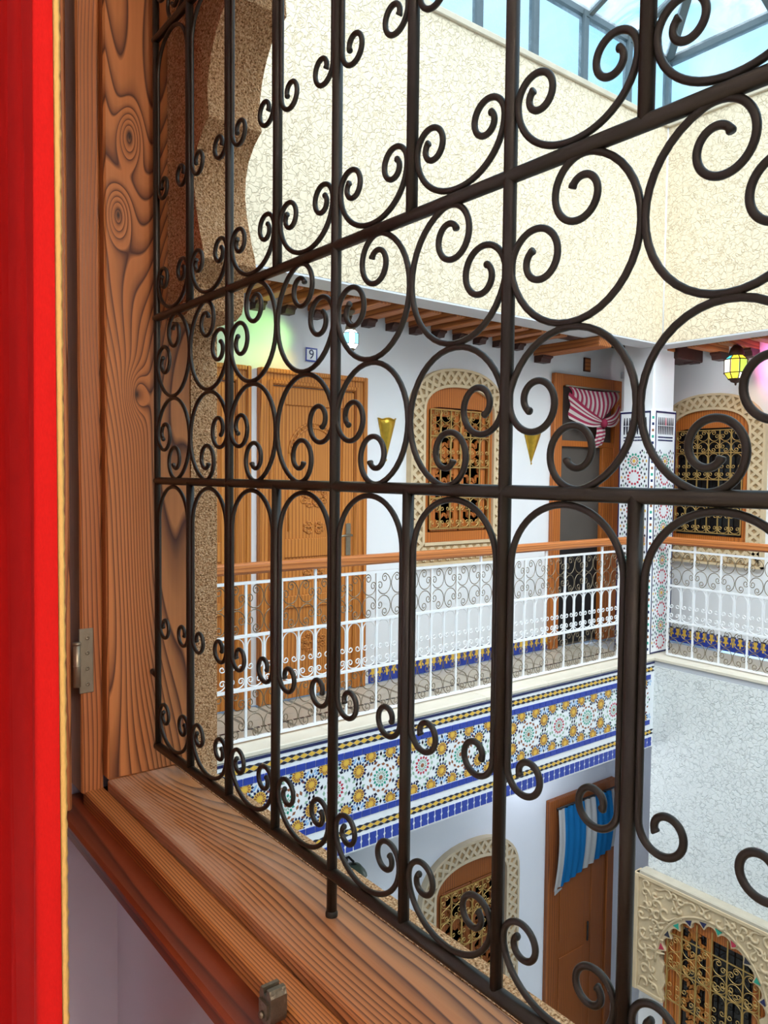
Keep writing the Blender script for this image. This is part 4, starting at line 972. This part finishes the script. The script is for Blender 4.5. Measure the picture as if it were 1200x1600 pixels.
ml = thing('mosaic_lamp', 'mosaic glass wall lamp on the lower wall under the tile band', 'wall lamp', (WXL, 3.05, -2.78), PI/2)
b = MB(); b.tube([(0, 0, .10), (0, -.06, .14), (0, -.12, .13)], .008, 8); b.lathe([(0, 0), (.03, 0), (.03, .01), (0, .014)], 12, (0, -.004, .09)); b.build('bracket', M['black'], ml)
b = MB(); b.lathe([(.02, .115), (.05, .105), (.080, .07), (.095, .04)], 16, (0, -.12, 0)); b.build('dark_cap', simple('dark_green_glass', s(64, 80, 66), .3, .3, 40), ml)
for j, (za, ra, zb, rb) in enumerate(((.04, .095, -.03, .105), (-.03, .105, -.11, .065))):
    for k in range(12):
        a0, a1 = 2*PI*k/12+.03, 2*PI*(k+1)/12-.03
        b = MB(); b.idx([(r*math.cos(a), -.12+r*math.sin(a), z) for r, z in ((ra, za), (rb, zb), (rb*.95, zb), (ra*.95, za)) for a in (a0, a1)], [(0, 1, 3, 2), (2, 3, 5, 4), (4, 5, 7, 6), (6, 7, 1, 0), (0, 2, 4, 6), (1, 7, 5, 3)]); b.build('glass_piece', [M['z_white'], M['z_yellow'], M['z_blue'], M['z_white'], M['z_sage']][(k*3+j) % 5], ml)
b = MB(); b.lathe([(.068, -.11), (.04, -.135), (0, -.15)], 12, (0, -.12, 0)); b.build('base', M['black'], ml)

# ------------------------------------------------------------------ skylight
sk = thing('skylight', 'grey metal skylight with dusty blue glass above the parapet', 'skylight', (0, 0, ZP+.045), kind='structure')
zr = .50
def mem(name, p, q, w_=.045):
    p, q = Vector(p), Vector(q); d = (q-p); L = d.length; d.normalize(); sd_ = d.cross(Vector((0, 0, 1))); sd_ = sd_.normalized() if sd_.length > .01 else Vector((1, 0, 0)); u = sd_.cross(d)
    vs = [pp+sd_*a*w_/2+u*c*w_/2 for pp in (p, q) for a, c in ((-1, -1), (1, -1), (1, 1), (-1, 1))]
    MB().idx(vs, [(0, 3, 2, 1), (4, 5, 6, 7), (0, 1, 5, 4), (1, 2, 6, 5), (2, 3, 7, 6), (3, 0, 4, 7)], False).build(name, M['alu'], sk)
def pane(*pts):
    c = sum((Vector(p) for p in pts), Vector())/len(pts); b = MB(); b.face(pts); b.build('pane', M['pane'], sk, fix=False)
XS0, XS1, YS0, YS1 = XA-.05, XR, YO+.02, YB+.05
ys = [YS1-.53*k for k in range(10)]+[YS0]; xs = [XS0+.85*k for k in range(8)]+[XS1]; xs = sorted(set(round(x, 3) for x in xs if x <= XS1)); ys = sorted(set(round(y, 3) for y in ys if y >= YS0))
for y in ys:
    mem('mullion', (XS0, y, 0), (XS0, y, zr), .05)
    mem('mullion', (XS0+.03, y-.035, 0), (XS0+.03, y-.035, zr), .022)
for x in xs: mem('mullion', (x, YS1, 0), (x, YS1, zr), .045)
mem('top_rail', (XS0, YS0, zr), (XS0, YS1, zr), .06); mem('top_rail', (XS0, YS1, zr), (XS1, YS1, zr), .06); mem('bottom_rail', (XS0, YS0, .02), (XS0, YS1, .02), .03); mem('bottom_rail', (XS0, YS1, .02), (XS1, YS1, .02), .03)
mem('top_rail', (XS0, YS0, zr), (XS1, YS0, zr), .06); mem('top_rail', (XS1, YS0, zr), (XS1, YS1, zr), .06)
for a, c in zip(ys[:-1], ys[1:]): pane((XS0, a, 0), (XS0, c, 0), (XS0, c, zr), (XS0, a, zr))
for a, c in zip(xs[:-1], xs[1:]): pane((a, YS1, 0), (c, YS1, 0), (c, YS1, zr), (a, YS1, zr))
hx = (YS1-YS0)/2; ym2 = (YS0+YS1)/2; zt = zr+hx*.42; xa, xb = XS0+hx, XS1-hx
mem('ridge', (xa, ym2, zt), (xb, ym2, zt), .06)
for p, q in (((XS0, YS0), (xa, ym2)), ((XS0, YS1), (xa, ym2)), ((XS1, YS0), (xb, ym2)), ((XS1, YS1), (xb, ym2))): mem('hip_rafter', (*p, zr), (*q, zt), .06)
def rz_(x, y): return zr+.42*min(x-XS0, XS1-x, y-YS0, YS1-y)
for k in range(1, 10):
    y = YS0+(YS1-YS0)*k/10; d = min(y-YS0, YS1-y); mem('rafter', (XS0, y, zr), (XS0+d, y, zr+.42*d), .04)
xk = [XS0+.85*k for k in range(1, 8) if XS0+.85*k < XS1-.2]
for x in xk:
    d = min(x-XS0, XS1-x, hx)
    mem('rafter', (x, YS1, zr), (x, YS1-d, zr+.42*d), .04); mem('rafter', (x, YS0, zr), (x, YS0+d, zr+.42*d), .04)
ed = [XS0]+xk+[XS1]
for yb, sg in ((YS1, -1), (YS0, 1)):
    for a, c in zip(ed[:-1], ed[1:]):
        da, dc = min(a-XS0, XS1-a, hx), min(c-XS0, XS1-c, hx)
        pts = [(a, yb, zr), (c, yb, zr), (c, yb+sg*dc, zr+.42*dc), (a, yb+sg*da, zr+.42*da)]
        pts = [p for i, p in enumerate(pts) if i == 0 or (Vector(p)-Vector(pts[i-1])).length > 1e-4]
        pane(*pts)
ey = [YS0+(YS1-YS0)*k/10 for k in range(11)]
for xb_, sg in ((XS0, 1), (XS1, -1)):
    for a, c in zip(ey[:-1], ey[1:]):
        da, dc = min(a-YS0, YS1-a), min(c-YS0, YS1-c); pts = [(xb_, a, zr), (xb_, c, zr), (xb_+sg*dc, c, zr+.42*dc), (xb_+sg*da, a, zr+.42*da)]
        pts = [p for i, p in enumerate(pts) if i == 0 or (Vector(p)-Vector(pts[i-1])).length > 1e-4]
        pane(*pts)
